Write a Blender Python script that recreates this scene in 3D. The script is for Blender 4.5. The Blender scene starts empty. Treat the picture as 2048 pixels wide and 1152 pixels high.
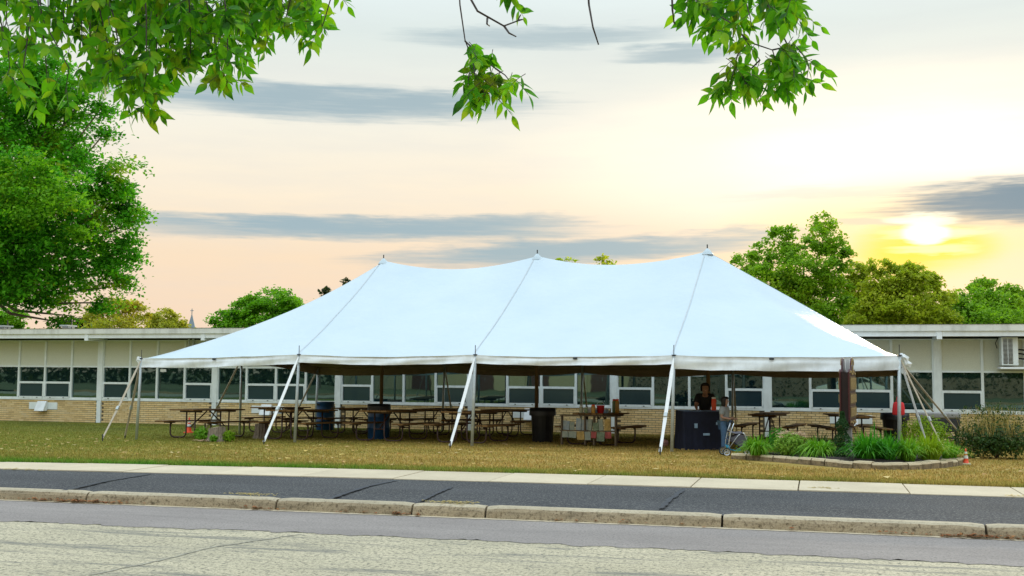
import bpy, bmesh, math, random
import numpy as np
from mathutils import Vector, Matrix, Euler
rad = math.radians
random.seed(7)
scene = bpy.context.scene
COL = scene.collection

# ------------------------------------------------------------------ camera
F = 2200.0                                   # focal length in pixels of the 2048 wide photograph
YAW, PITCH, ROLL = rad(15.5), math.atan(172 / 2200), 0.007
EYE = Vector((0, 0, 1.6))
FW = Vector((-math.sin(YAW) * math.cos(PITCH), math.cos(YAW) * math.cos(PITCH), math.sin(PITCH)))
_r = Vector((math.cos(YAW), math.sin(YAW), 0)); _u = _r.cross(FW)
RT = _r * math.cos(ROLL) + _u * math.sin(ROLL)
UP = _u * math.cos(ROLL) - _r * math.sin(ROLL)
cd = bpy.data.cameras.new("camera"); cam = bpy.data.objects.new("camera", cd); COL.objects.link(cam)
cd.sensor_width = 36; cd.lens = F / 2048 * 36; cd.clip_start = 0.05; cd.clip_end = 4000
mw = Matrix((RT, UP, -FW)).transposed().to_4x4(); mw.translation = EYE
cam.matrix_world = mw
scene.camera = cam

# ------------------------------------------------------------------ sky, sun, exposure
SUN_AZ, SUN_EL = 5.3, 7.0
def srgb(r, g, b, a=None):
    f = lambda c: (c / 255 / 12.92) if c / 255 <= 0.04045 else ((c / 255 + 0.055) / 1.055) ** 2.4
    return (f(r), f(g), f(b), 1.0)
world = bpy.data.worlds.new("World"); scene.world = world; world.use_nodes = True
class G:
    """small helper to write node graphs as expressions"""
    def __init__(s, tree): s.t = tree; tree.nodes.clear()
    def n(s, kind, **kw):
        nd = s.t.nodes.new(kind)
        for k, v in kw.items():
            if hasattr(nd, k): setattr(nd, k, v)
        return nd
    def put(s, sock, v):
        if isinstance(v, bpy.types.NodeSocket): s.t.links.new(v, sock)
        elif v is not None: sock.default_value = v
    def m(s, op, a, b=None, c=None, clamp=False):
        nd = s.n('ShaderNodeMath', operation=op, use_clamp=clamp)
        for i, v in enumerate((a, b, c)): s.put(nd.inputs[i], v)
        return nd.outputs[0]
    def mix(s, f, a, b, mode='MIX'):
        nd = s.n('ShaderNodeMix', data_type='RGBA', blend_type=mode)
        s.put(nd.inputs['Factor'], f); s.put(nd.inputs[6], a); s.put(nd.inputs[7], b)
        return nd.outputs[2]
    def ramp(s, f, stops, interp='LINEAR'):
        nd = s.n('ShaderNodeValToRGB'); s.put(nd.inputs[0], f); cr = nd.color_ramp; cr.interpolation = interp
        while len(cr.elements) > 1: cr.elements.remove(cr.elements[0])
        for i, (p, c) in enumerate(stops):
            e = cr.elements[0] if i == 0 else cr.elements.new(p)
            e.position = p; e.color = c if len(c) == 4 else (*c, 1)
        return nd.outputs[0]
    def noise(s, vec, scale=5, detail=3, rough=.55, dist=0):
        nd = s.n('ShaderNodeTexNoise'); s.put(nd.inputs['Vector'], vec); s.put(nd.inputs['Scale'], scale)
        nd.inputs['Detail'].default_value = detail; nd.inputs['Roughness'].default_value = rough; nd.inputs['Distortion'].default_value = dist
        return nd.outputs['Fac']
    def voro(s, vec, scale=5, feature='F1'):
        nd = s.n('ShaderNodeTexVoronoi', feature=feature); s.put(nd.inputs['Vector'], vec); s.put(nd.inputs['Scale'], scale)
        return nd.outputs
    def rng(s, v, a, b, c=0., d=1., smooth=False):
        nd = s.n('ShaderNodeMapRange', interpolation_type='SMOOTHSTEP' if smooth else 'LINEAR')
        for i, x in enumerate((v, a, b, c, d)): s.put(nd.inputs[i], x)
        return nd.outputs[0]
    def xyz(s, a, b, c):
        nd = s.n('ShaderNodeCombineXYZ')
        for i, x in enumerate((a, b, c)): s.put(nd.inputs[i], x)
        return nd.outputs[0]
    def sep(s, v):
        nd = s.n('ShaderNodeSeparateXYZ'); s.put(nd.inputs[0], v); return nd.outputs
    def vmul(s, v, k):
        nd = s.n('ShaderNodeVectorMath', operation='MULTIPLY'); s.put(nd.inputs[0], v); nd.inputs[1].default_value = k
        return nd.outputs[0]
g = G(world.node_tree)
dirv = g.n('ShaderNodeTexCoord').outputs['Generated']
dx, dy, dz = g.sep(dirv)
el = g.m('MULTIPLY', g.m('ARCSINE', dz), 57.29578)
az = g.m('MULTIPLY', g.m('ARCTAN2', dx, dy), 57.29578)
w1 = g.noise(g.xyz(g.m('MULTIPLY', az, .11), g.m('MULTIPLY', el, .75), 0.), 1.0, 5, .6)
w2 = g.noise(g.xyz(g.m('MULTIPLY', az, .3), g.m('MULTIPLY', el, 2.6), 4.), 1.0, 4, .6)
elw = g.m('ADD', el, g.m('ADD', g.m('MULTIPLY', g.m('SUBTRACT', w1, .5), 1.2), g.m('MULTIPLY', g.m('SUBTRACT', w2, .5), .75)))
w3 = g.noise(g.xyz(g.m('MULTIPLY', az, .16), g.m('MULTIPLY', el, 4.5), 9.), 1.0, 6, .65, .4)
def ellipse(a0, e0, ra, re, slope=0., e=None, wisp=False):
    e = elw if e is None else e
    da = g.m('SUBTRACT', az, a0); de = g.m('SUBTRACT', g.m('SUBTRACT', e, e0), g.m('MULTIPLY', da, slope))
    p = g.m('POWER', g.m('ABSOLUTE', g.m('DIVIDE', da, ra)), 2.0); q = g.m('POWER', g.m('ABSOLUTE', g.m('DIVIDE', de, re)), 2.0)
    tot = g.m('ADD', p, q)
    if wisp: tot = g.m('ADD', tot, g.m('ADD', g.m('MULTIPLY', g.m('SUBTRACT', w1, .5), 1.3), g.m('MULTIPLY', g.m('SUBTRACT', w3, .5), .85)))
    return g.rng(tot, 1.0, 0.0, 0., 1., True)
el01 = g.m('DIVIDE', el, 90., clamp=True)
sky = g.ramp(el01, [(0.0, srgb(226, 199, 175)), (3 / 90, srgb(230, 205, 180)), (6 / 90, srgb(233, 210, 182)), (9 / 90, srgb(236, 222, 199)),
                    (13 / 90, srgb(229, 226, 213)), (17.5 / 90, srgb(208, 218, 215)), (28 / 90, srgb(212, 229, 241)), (1.0, srgb(212, 230, 247))])
# warm side of the sky around the setting sun, cooler away from it
near = ellipse(4.2, 11.2, 22, 4.9, e=el)
sky = g.mix(g.m('MULTIPLY', near, .85), sky, (1.02, .93, .76, 1))
near2 = ellipse(4.4, 11.0, 10.5, 2.9, e=elw)
sky = g.mix(g.m('MULTIPLY', near2, .6), sky, (1.02, 1.0, .93, 1))
warm = ellipse(5.3, 7.0, 12, 3.4, e=el)
sky = g.mix(g.m('MULTIPLY', warm, .65), sky, srgb(253, 219, 158))
yel = ellipse(5.1, 6.1, 4.2, 1.75)
sky = g.mix(g.m('MULTIPLY', yel, .95), sky, srgb(255, 212, 40))
pink = ellipse(9.0, 4.6, 6.0, 1.6)
sky = g.mix(g.m('MULTIPLY', pink, .7), sky, srgb(243, 213, 180))
# streaky faint texture over everything
st = g.rng(w1, .35, .7, 0., 1., True)
sky = g.mix(g.m('MULTIPLY', st, .16), sky, srgb(196, 200, 204))
# the grey-blue cloud bars
grey = srgb(150, 171, 180); dgrey = srgb(78, 122, 148)
for a0, e0, ra, re, sl, k, c in ((-25.0, 13.85, 14.5, 1.25, .008, .95, grey), (-22.5, 7.5, 14.5, .85, .006, 1.0, grey), (-12.0, 6.4, 13.5, .85, .052, 1.0, grey),
                                 (-18.0, 7.9, 8, .55, .02, .6, grey), (-31, 7.1, 6, .5, 0, .5, grey), (-13.5, 17.4, 9.0, .8, .03, .7, grey), (-7.0, 16.3, 4.6, .62, .0, .8, grey),
                                 (12.6, 8.45, 11.4, 1.5, .015, 1.0, dgrey), (12.5, 8.4, 10.0, 1.3, .02, 1.0, dgrey), (3.4, 7.6, 3.6, .28, .0, .4, grey), (0.5, 9.2, 8, .4, .0, .3, grey), (-60, 12, 16, 1.4, 0., .8, grey), (45, 14, 18, 1.5, 0., .8, grey)):
    sky = g.mix(g.m('MULTIPLY', ellipse(a0, e0, ra, re, sl, wisp=True), k), sky, c)
sky = g.mix(g.m('MULTIPLY', ellipse(5.0, 7.75, 2.1, .36), .95), sky, (1.12, 1.05, .80, 1))
sky = g.mix(g.m('MULTIPLY', ellipse(5.6, 7.0, 3.0, .34), .8), sky, (1.12, 1.0, .60, 1))
sky = g.mix(g.m('MULTIPLY', ellipse(5.5, 6.2, 2.6, .30), .5), sky, (1.1, 1.0, .7, 1))
sky = g.mix(g.rng(ellipse(5.25, 7.05, 1.35, .70), 0., .85), sky, (1.25, 1.2, 1.0, 1))
# overcast sky brightens towards the zenith
lift = g.m('ADD', 1.0, g.m('MULTIPLY', g.m('MAXIMUM', g.m('SUBTRACT', dz, .30), 0.), 2.1))
skyc = g.mix(1.0, sky, g.xyz(lift, lift, lift), 'MULTIPLY')
nish = g.n('ShaderNodeTexSky'); nish.sky_type = 'NISHITA'; nish.sun_disc = False
nish.sun_elevation = rad(SUN_EL); nish.sun_rotation = rad(SUN_AZ); nish.air_density = 1.0; nish.dust_density = 2.0
nb = g.n('ShaderNodeBackground'); g.put(nb.inputs[0], nish.outputs[0]); nb.inputs[1].default_value = 0.0025
cb = g.n('ShaderNodeBackground'); g.put(cb.inputs[0], skyc); cb.inputs[1].default_value = 0.80
ad = g.n('ShaderNodeAddShader'); g.put(ad.inputs[0], cb.outputs[0]); g.put(ad.inputs[1], nb.outputs[0])
out = g.n('ShaderNodeOutputWorld'); g.put(out.inputs[0], ad.outputs[0])

sd = bpy.data.lights.new("sun", 'SUN'); sd.energy = 2.2; sd.angle = rad(10); sd.color = (1.0, .82, .56)
sun = bpy.data.objects.new("sun", sd); COL.objects.link(sun)
sv = Vector((math.sin(rad(SUN_AZ)) * math.cos(rad(SUN_EL)), math.cos(rad(SUN_AZ)) * math.cos(rad(SUN_EL)), math.sin(rad(SUN_EL))))
sun.rotation_euler = sv.to_track_quat('Z', 'Y').to_euler(); sun.location = (0, 0, 30)
vs = scene.view_settings; vs.view_transform = 'Standard'; vs.look = 'None'; vs.gamma = 1.0; vs.exposure = 0.55; vs.use_curve_mapping = False
scene.cycles.use_denoising = True; scene.cycles.max_bounces = 8; scene.cycles.transparent_max_bounces = 8
scene.cycles.sample_clamp_indirect = 6

# ------------------------------------------------------------------ helpers
def ray(px, py): return FW + RT * ((px - 1024) / F) + UP * ((576 - py) / F)
def at(px, py, D): return EYE + ray(px, py) * D             # D metres in front of the camera
def atY(px, py, Y): d = ray(px, py); return EYE + d * (Y / d.y)
def atZ(px, py, Z): d = ray(px, py); return EYE + d * ((Z - 1.6) / d.z)
def lawn_z(X, Y):
    Yc = min(max(Y, 16.0), 36.0)
    z = .135 - (Yc - 16.0) * .0222
    a = min(max((-X - 9) / 7, 0), 1) * min(max((Y - 17) / 6, 0), 1) * min(max((34 - Y) / 6, 0), 1)
    return z - .07 * a
def onlawn(px, py):
    z = -.1
    for _ in range(25):
        p = atZ(px, py, z); z = lawn_z(p.x, p.y)
    return p

def wmat(o):
    m = o.matrix_basis.copy()
    if o.parent: m = wmat(o.parent) @ o.matrix_parent_inverse @ m
    return m
def adopt(o, parent):
    if parent is not None:
        o.parent = parent; o.matrix_parent_inverse = wmat(parent).inverted()
    return o
def link(name, me, mat=None, parent=None):
    o = bpy.data.objects.new(name, me); COL.objects.link(o)
    if mat is not None and len(me.materials) == 0: me.materials.append(mat)
    return adopt(o, parent)
def tag(o, label=None, cat=None, group=None, kind=None):
    if label: o["label"] = label
    if cat: o["category"] = cat
    if group: o["group"] = group
    if kind: o["kind"] = kind
    return o
def thing(name, loc, label, cat, group=None, rz=0.):
    o = bpy.data.objects.new(name, None); COL.objects.link(o); o.empty_display_size = .2
    o.location = loc; o.rotation_euler = (0, 0, rz)
    return tag(o, label, cat, group)
def dup(o, parent=None):
    c = o.copy(); COL.objects.link(c)
    if parent is not None: c.parent = parent; c.matrix_parent_inverse = o.matrix_parent_inverse.copy()
    for ch in list(o.children): dup(ch, c)
    return c

class MB:
    def __init__(s): s.v = []; s.f = []
    def add(s, vs_, fs): 
        b = len(s.v); s.v += [tuple(x) for x in vs_]; s.f += [tuple(i + b for i in q) for q in fs]; return s
    def box(s, c, size, R=None):
        hx, hy, hz = (x / 2 for x in size); c = Vector(c)
        P = [Vector((x, y, z)) for z in (-hz, hz) for x, y in ((-hx, -hy), (hx, -hy), (hx, hy), (-hx, hy))]
        if R is not None: P = [R @ p for p in P]
        return s.add([c + p for p in P], [(3, 2, 1, 0), (4, 5, 6, 7), (0, 1, 5, 4), (1, 2, 6, 5), (2, 3, 7, 6), (3, 0, 4, 7)])
    def bx(s, x0, x1, y0, y1, z0, z1): return s.box(((x0 + x1) / 2, (y0 + y1) / 2, (z0 + z1) / 2), (x1 - x0, y1 - y0, z1 - z0))
    def quad(s, a, b, c, d): return s.add([a, b, c, d], [(0, 1, 2, 3)])
    def tube(s, pts, r, n=8, cap=True):
        pts = [Vector(p) for p in pts]; rr = r if isinstance(r, (list, tuple)) else [r] * len(pts)
        V = []; up = None
        for i, p in enumerate(pts):
            t = (pts[min(i + 1, len(pts) - 1)] - pts[max(i - 1, 0)]).normalized()
            if up is None: up = Vector((0, 0, 1)) if abs(t.z) < .9 else Vector((1, 0, 0))
            a = t.cross(up); a = a.normalized() if a.length > 1e-5 else t.orthogonal().normalized()
            b = t.cross(a).normalized(); up = -b if False else a.cross(t)
            V += [p + (a * math.cos(k * 2 * math.pi / n) + b * math.sin(k * 2 * math.pi / n)) * rr[i] for k in range(n)]
        Fs = [(i * n + k, i * n + (k + 1) % n, (i + 1) * n + (k + 1) % n, (i + 1) * n + k) for i in range(len(pts) - 1) for k in range(n)]
        if cap: Fs += [tuple(range(n - 1, -1, -1)), tuple((len(pts) - 1) * n + k for k in range(n))]
        return s.add(V, Fs)
    def lathe(s, c, prof, n=20, cap=True, sx=1., sy=1.):
        c = Vector(c)
        V = [c + Vector((r * sx * math.cos(k * 2 * math.pi / n), r * sy * math.sin(k * 2 * math.pi / n), z)) for r, z in prof for k in range(n)]
        Fs = [(i * n + k, i * n + (k + 1) % n, (i + 1) * n + (k + 1) % n, (i + 1) * n + k) for i in range(len(prof) - 1) for k in range(n)]
        if cap: Fs += [tuple(range(n - 1, -1, -1)), tuple((len(prof) - 1) * n + k for k in range(n))]
        return s.add(V, Fs)
    def prism(s, poly, a, b, axis='x'):
        """extrude a 2d outline; axis x: outline in (y,z); y: (x,z); z: (x,y)"""
        def P(u, v, w): return (w, u, v) if axis == 'x' else ((u, w, v) if axis == 'y' else (u, v, w))
        n = len(poly); V = [P(u, v, a) for u, v in poly] + [P(u, v, b) for u, v in poly]
        return s.add(V, [tuple(range(n - 1, -1, -1)), tuple(range(n, 2 * n))] + [(i, (i + 1) % n, n + (i + 1) % n, n + i) for i in range(n)])
    def strip(s, A, B):
        n = len(A); return s.add(list(A) + list(B), [(i, i + 1, n + i + 1, n + i) for i in range(n - 1)])
    def mesh(s, name, smooth=False):
        me = bpy.data.meshes.new(name); me.from_pydata(s.v, [], s.f); me.update()
        bm = bmesh.new(); bm.from_mesh(me); bmesh.ops.recalc_face_normals(bm, faces=bm.faces); bm.to_mesh(me); bm.free()
        if smooth: me.polygons.foreach_set('use_smooth', [True] * len(me.polygons))
        return me
    def build(s, name, mat, parent=None, smooth=False, bevel=0.):
        o = link(name, s.mesh(name, smooth), mat, parent)
        if bevel: b = o.modifiers.new('bevel', 'BEVEL'); b.width = bevel; b.segments = 2; b.limit_method = 'ANGLE'
        return o
def fast(name, V, Fc, mat, parent=None, smooth=False):
    V = np.asarray(V, np.float32); Fc = np.asarray(Fc, np.int32); k = Fc.shape[1]
    me = bpy.data.meshes.new(name); me.vertices.add(len(V)); me.vertices.foreach_set('co', V.ravel())
    me.loops.add(Fc.size); me.loops.foreach_set('vertex_index', Fc.ravel())
    me.polygons.add(len(Fc)); me.polygons.foreach_set('loop_start', np.arange(0, Fc.size, k, dtype=np.int32))
    me.polygons.foreach_set('loop_total', np.full(len(Fc), k, np.int32))
    if smooth: me.polygons.foreach_set('use_smooth', np.ones(len(Fc), bool))
    me.update(calc_edges=True); me.validate()
    return link(name, me, mat, parent)

# ------------------------------------------------------------------ materials
MATS = {}
def newmat(name):
    m = bpy.data.materials.new(name); m.use_nodes = True; MATS[name] = m
    return m, G(m.node_tree)
def finish(gg, color, rough=.6, metal=0., spec=.4, bump=None, bs=.3, bd=.02, normal=None, trans=0., tcol=None, coat=0.):
    b = gg.n('ShaderNodeBsdfPrincipled'); gg.put(b.inputs['Base Color'], color); gg.put(b.inputs['Roughness'], rough)
    gg.put(b.inputs['Metallic'], metal); b.inputs['Specular IOR Level'].default_value = spec; b.inputs['Coat Weight'].default_value = coat
    if bump is not None:
        bn = gg.n('ShaderNodeBump'); bn.inputs['Strength'].default_value = bs; bn.inputs['Distance'].default_value = bd
        gg.put(bn.inputs['Height'], bump); gg.put(b.inputs['Normal'], bn.outputs[0])
    sh = b.outputs[0]
    if trans:
        t = gg.n('ShaderNodeBsdfTranslucent'); gg.put(t.inputs[0], color if tcol is None else tcol)
        mx = gg.n('ShaderNodeMixShader'); mx.inputs[0].default_value = trans
        gg.put(mx.inputs[1], sh); gg.put(mx.inputs[2], t.outputs[0]); sh = mx.outputs[0]
    o = gg.n('ShaderNodeOutputMaterial'); gg.put(o.inputs[0], sh)
    return b
def oc(gg): return gg.n('ShaderNodeTexCoord').outputs['Object']
def simple(name, col, rough=.6, var=.12, scale=6., metal=0., spec=.4, bump=0., bscale=40., rand=0., col2=None, stretch=None, dirt=None, trans=0.):
    m, gg = newmat(name); c = srgb(*col) if max(col) > 1 else (*col, 1)
    v = oc(gg)
    if stretch: v = gg.vmul(v, stretch)
    nz = gg.noise(v, scale, 5, .6)
    lo = tuple(x * (1 - var) for x in c[:3]) + (1,); hi = tuple(x * (1 + var) for x in c[:3]) + (1,)
    if col2: hi = srgb(*col2) if max(col2) > 1 else (*col2, 1); lo = c
    colr = gg.mix(gg.rng(nz, .3, .7), lo, hi)
    if rand:
        r = gg.n('ShaderNodeObjectInfo').outputs['Random']; k = gg.m('ADD', 1 - rand, gg.m('MULTIPLY', r, 2 * rand))
        colr = gg.mix(1.0, colr, gg.xyz(k, k, k), 'MULTIPLY')
    if dirt:
        dn = gg.noise(gg.vmul(oc(gg), (1.2, 1.2, .35)), 3.0, 6, .65); colr = gg.mix(gg.m('MULTIPLY', gg.rng(dn, .48, .72), dirt[1]), colr, srgb(*dirt[0]))
    bp = gg.noise(v, bscale, 4, .6) if bump else None
    finish(gg, colr, rough, metal, spec, bp, bump, .01, trans=trans)
    return m
# colours are real-world base colours
simple('frame_paint', (.76, .81, .79), .45, .06, 4, dirt=((120, 125, 115), .25))
simple('fascia', (.74, .74, .68), .5, .06, 2, dirt=((125, 122, 108), .4))
simple('fascia_low', (.82, .85, .85), .5, .05, 2, dirt=((160, 160, 152), .25))
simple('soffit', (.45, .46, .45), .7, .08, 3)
simple('mortar', (.15, .115, .07), .9, .15, 30, bump=.3)
simple('dark_inside', (.012, .014, .014), .8)
simple('roofing', (.16, .16, .15), .9, .2, 3, bump=.2)
simple('steel', (.46, .50, .49), .42, .12, 9, metal=.25)
simple('dark_steel', (.05, .055, .06), .4, .2, 9, metal=.5)
simple('pole_wood', (.20, .13, .07), .7, .25, 9, stretch=(8, 8, .6))
simple('strap_white', (.75, .75, .72), .7, .06, 20)
simple('strap_tan', (.45, .38, .28), .75, .12, 20)
simple('table_steel', (.06, .026, .02), .38, .25, 12, spec=.5)
simple('drum_blue', (.012, .075, .20), .35, .2, 5, dirt=((20, 34, 52), .35))
simple('black_plastic', (.012, .013, .016), .38, .3, 7, bump=.15, bscale=14)
simple('orange', (.80, .085, .025), .45, .08, 8)
simple('cone_white', (.72, .72, .70), .4, .05)
simple('cone_base', (.55, .50, .30), .7, .15)
simple('bark', (.24, .19, .14), .9, .45, 16, stretch=(3, 3, .6), bump=.9, bscale=30)
simple('twig', (.055, .04, .035), .85, .3, 30, bump=.4)
simple('cut_wood', (.70, .54, .34), .8, .2, 16, bump=.2)
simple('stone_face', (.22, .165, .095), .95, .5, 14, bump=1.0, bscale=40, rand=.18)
simple('mulch', (.035, .025, .02), 1.0, .6, 30, bump=1.0, bscale=60)
simple('maroon', (.06, .008, .011), .35, .2, 8, spec=.5)
simple('gold', (.42, .30, .13), .5, .25, 25, bump=.3)
simple('gap_shade', (.014, .004, .004), .5, .2, 8)  # darkened copy of the maroon, shade between the boards put into colour
simple('sign_tan', (.16, .105, .05), .6, .4, 30, stretch=(1, 1, 6))
simple('post_grey', (.27, .26, .24), .8, .2, 14, stretch=(4, 4, .7))
simple('navy_cloth', (.008, .011, .028), .8, .3, 5, bump=.4, bscale=9)
simple('pale_cloth', (.30, .45, .62), .7, .08, 5)
simple('grey_fabric', (.10, .095, .11), .8, .15, 20)
simple('teal_fabric', (.03, .30, .48), .7, .15, 20)
simple('alu', (.55, .57, .58), .35, .08, 9, metal=.6)
simple('skin_a', (.32, .17, .11), .55, .08, 20)
simple('skin_b', (.40, .23, .16), .55, .08, 20)
simple('hair', (.012, .009, .008), .45, .3, 60)
simple('black_shirt', (.012, .012, .014), .85, .2, 12)
simple('grey_shirt', (.30, .32, .32), .85, .1, 12)
simple('jeans', (.07, .14, .25), .85, .2, 20)
simple('red_cloth', (.70, .03, .035), .7, .15, 8)
simple('paper', (.70, .70, .64), .8, .06, 9)
simple('jar_amber', (.50, .26, .05), .3, .2, 9)
simple('jar_pale', (.36, .36, .25), .35, .2, 9)
simple('jar_green', (.20, .28, .14), .35, .2, 9)
simple('box_white', (.60, .60, .56), .6, .08, 9)
simple('pink', (.60, .32, .28), .5, .1, 9)
simple('spire_slate', (.20, .25, .28), .7, .1, 5)
simple('hall_door', (.08, .025, .02), .5, .1, 3)
simple('car_white', (.70, .72, .68), .25, .03, 2, spec=.6)
simple('car_glass', (.02, .03, .03), .08, .1, 2, spec=.8)
simple('rubber', (.015, .015, .015), .8)
simple('worn', (.30, .27, .20), .9, .5, 9)
simple('tar', (.022, .024, .028), .7, .3, 20)
simple('grill_dark', (.03, .03, .032), .5, .3, 12)
simple('sawdust', (.62, .42, .24), .95, .2, 40)

# beige stucco-like panels
m, gg = newmat('panel'); v = oc(gg); nz = gg.noise(v, 55, 4, .7)
colr = gg.mix(gg.rng(nz, .25, .75), (.56, .57, .46, 1), (.72, .73, .60, 1))
finish(gg, colr, .85, spec=.2, bump=nz, bs=.5, bd=.006)
# glazing: dark room behind a reflecting pane
m, gg = newmat('glass'); v = oc(gg)
r = gg.n('ShaderNodeObjectInfo').outputs['Random']
wob = gg.noise(gg.vmul(v, (1, 1, 1)), .9, 2, .5)
b = finish(gg, (.005, .016, .018, 1), .015, spec=.5, bump=wob, bs=.03, bd=.05); b.inputs['IOR'].default_value = 2.4; b.inputs['Specular Tint'].default_value = (.62, .95, .92, 1)
m, gg = newmat('screen_glass'); v = oc(gg); wob = gg.noise(v, .9, 2, .5)
b = finish(gg, (.014, .032, .042, 1), .16, spec=.5, bump=wob, bs=.03, bd=.05); b.inputs['IOR'].default_value = 1.75; b.inputs['Specular Tint'].default_value = (.6, .92, 1., 1)
# brick
m, gg = newmat('brick')
r1 = gg.n('ShaderNodeObjectInfo').outputs['Random']; r2 = gg.n('ShaderNodeNewGeometry').outputs['Random Per Island']
rr = gg.m('FRACT', gg.m('ADD', gg.m('MULTIPLY', r1, 7.3), r2)); v = gg.n('ShaderNodeNewGeometry').outputs['Position']
colr = gg.ramp(rr, [(0, (.60, .43, .20, 1)), (.35, (.74, .54, .26, 1)), (.7, (.80, .60, .30, 1)), (.9, (.68, .53, .30, 1)), (1, (.84, .65, .34, 1))])
nz = gg.noise(v, 45, 4, .7); colr = gg.mix(gg.rng(nz, .3, .75), colr, (.40, .29, .15, 1)) if False else gg.mix(gg.m('MULTIPLY', gg.rng(nz, .5, .75), .35), colr, (.30, .21, .11, 1))
finish(gg, colr, .85, spec=.2, bump=nz, bs=.3, bd=.006)
# tent vinyl
m, gg = newmat('vinyl'); v = oc(gg)
n1 = gg.noise(gg.vmul(v, (.5, .5, .5)), 1.2, 4, .6); n2 = gg.noise(gg.vmul(v, (1, 1, 1)), 6, 4, .6)
colr = gg.mix(gg.rng(n1, .3, .7), (.485, .575, .61, 1), (.54, .62, .65, 1))
spk = gg.noise(v, 14, 3, .7); colr = gg.mix(gg.m('MULTIPLY', gg.rng(spk, .66, .8), .10), colr, (.42, .42, .38, 1))
finish(gg, colr, .42, spec=.4, bump=gg.m('ADD', n1, gg.m('MULTIPLY', n2, .25)), bs=.25, bd=.12, trans=.05, tcol=(.85, .78, .62, 1))
simple('inner_shade', (.27, .205, .145), .8, .15, 2)  # dark brown carrying the shade of the tent's inside
simple('seam', (.50, .52, .52), .6, .15, 10)
simple('valance', (.80, .83, .82), .5, .08, 5, dirt=((165, 160, 140), .3), trans=.08)
# weathered table planks, each its own tone
m, gg = newmat('plank')
v = oc(gg); r1 = gg.n('ShaderNodeObjectInfo').outputs['Random']
gr = gg.noise(gg.vmul(v, (14, 1.0, 14)), 4, 5, .65)
colr = gg.mix(gg.rng(gr, .3, .7), (.13, .065, .022, 1), (.30, .17, .06, 1)); k = gg.m('ADD', .7, gg.m('MULTIPLY', r1, .6))
finish(gg, gg.mix(1., colr, gg.xyz(k, k, k), 'MULTIPLY'), .75, spec=.3, bump=gr, bs=.4, bd=.004)
# concrete for pavement and kerb
def concrete(name, base, speck, dark, streak=0.):
    m, gg = newmat(name); v = gg.n('ShaderNodeNewGeometry').outputs['Position']
    n1 = gg.noise(v, 1.1, 5, .65); n2 = gg.noise(v, 24, 3, .7); n3 = gg.noise(v, 60, 2, .6)
    c = gg.mix(gg.rng(n1, .3, .72), (*base, 1), tuple(x * .8 for x in base) + (1,))
    c = gg.mix(gg.m('MULTIPLY', gg.rng(n2, .52, .70), speck), c, (*dark, 1))
    c = gg.mix(gg.m('MULTIPLY', gg.rng(n3, .5, .72), speck * .7), c, tuple(x * 1.5 for x in dark) + (1,))
    if streak:
        n4 = gg.noise(gg.vmul(v, (.8, 6, 6)), 3, 5, .7); c = gg.mix(gg.m('MULTIPLY', gg.rng(n4, .5, .7), streak), c, (.11, .09, .06, 1))
    r1 = gg.n('ShaderNodeObjectInfo').outputs['Random']; k = gg.m('ADD', .93, gg.m('MULTIPLY', r1, .12)); c = gg.mix(1., c, gg.xyz(k, k, k), 'MULTIPLY')
    finish(gg, c, .92, spec=.08, bump=gg.m('ADD', n2, n3), bs=.6, bd=.008)
concrete('pavement', (.62, .515, .355), .25, (.28, .22, .15))
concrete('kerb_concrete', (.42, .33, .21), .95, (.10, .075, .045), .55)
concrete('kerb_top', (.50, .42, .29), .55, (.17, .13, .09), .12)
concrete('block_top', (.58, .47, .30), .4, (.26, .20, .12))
# asphalt
def asphalt(name, lo, hi, speck_c, amount, fine=170, blotch=(1., 1., 1.), scuff=0., scuff_c=(.1, .1, .1), coarse=60):
    m, gg = newmat(name); v = gg.n('ShaderNodeNewGeometry').outputs['Position']
    n1 = gg.noise(gg.vmul(v, blotch), .8, 5, .6); n2 = gg.noise(v, fine, 2, .7); n3 = gg.noise(v, coarse, 3, .7)
    c = gg.mix(gg.rng(n1, .3, .7), (*lo, 1), (*hi, 1))
    c = gg.mix(gg.m('MULTIPLY', gg.rng(n3, .50, .66), amount), c, (*speck_c, 1))
    c = gg.mix(gg.m('MULTIPLY', gg.rng(n2, .52, .70), amount * .8), c, (*speck_c, 1))
    if scuff:
        n4 = gg.noise(gg.vmul(v, (.35, 2.6, 1)), 1.5, 6, .68, .6); c = gg.mix(gg.m('MULTIPLY', gg.rng(n4, .50, .68, 0, 1, True), scuff), c, (*scuff_c, 1))
        n5 = gg.noise(gg.vmul(v, (1.4, 9, 1)), 1.8, 6, .7, 1.2); c = gg.mix(gg.m('MULTIPLY', gg.rng(n5, .54, .66), scuff * .75), c, (*scuff_c, 1))
    finish(gg, c, .95, spec=.06, bump=gg.m('ADD', n2, n3), bs=.6, bd=.008)
asphalt('path_asphalt', (.042, .042, .044), (.066, .066, .068), (.28, .265, .23), .5, fine=90, blotch=(.5, 1.6, 1), coarse=40)
asphalt('gutter_asphalt', (.265, .230, .205), (.33, .287, .255), (.13, .115, .10), .6, fine=60, blotch=(.6, 2, 1), scuff=.25, scuff_c=(.17, .15, .135), coarse=40)
asphalt('chip_seal', (.47, .405, .275), (.59, .505, .345), (.12, .115, .09), .95, fine=58, scuff=.8, scuff_c=(.16, .155, .135), coarse=25)
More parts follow.
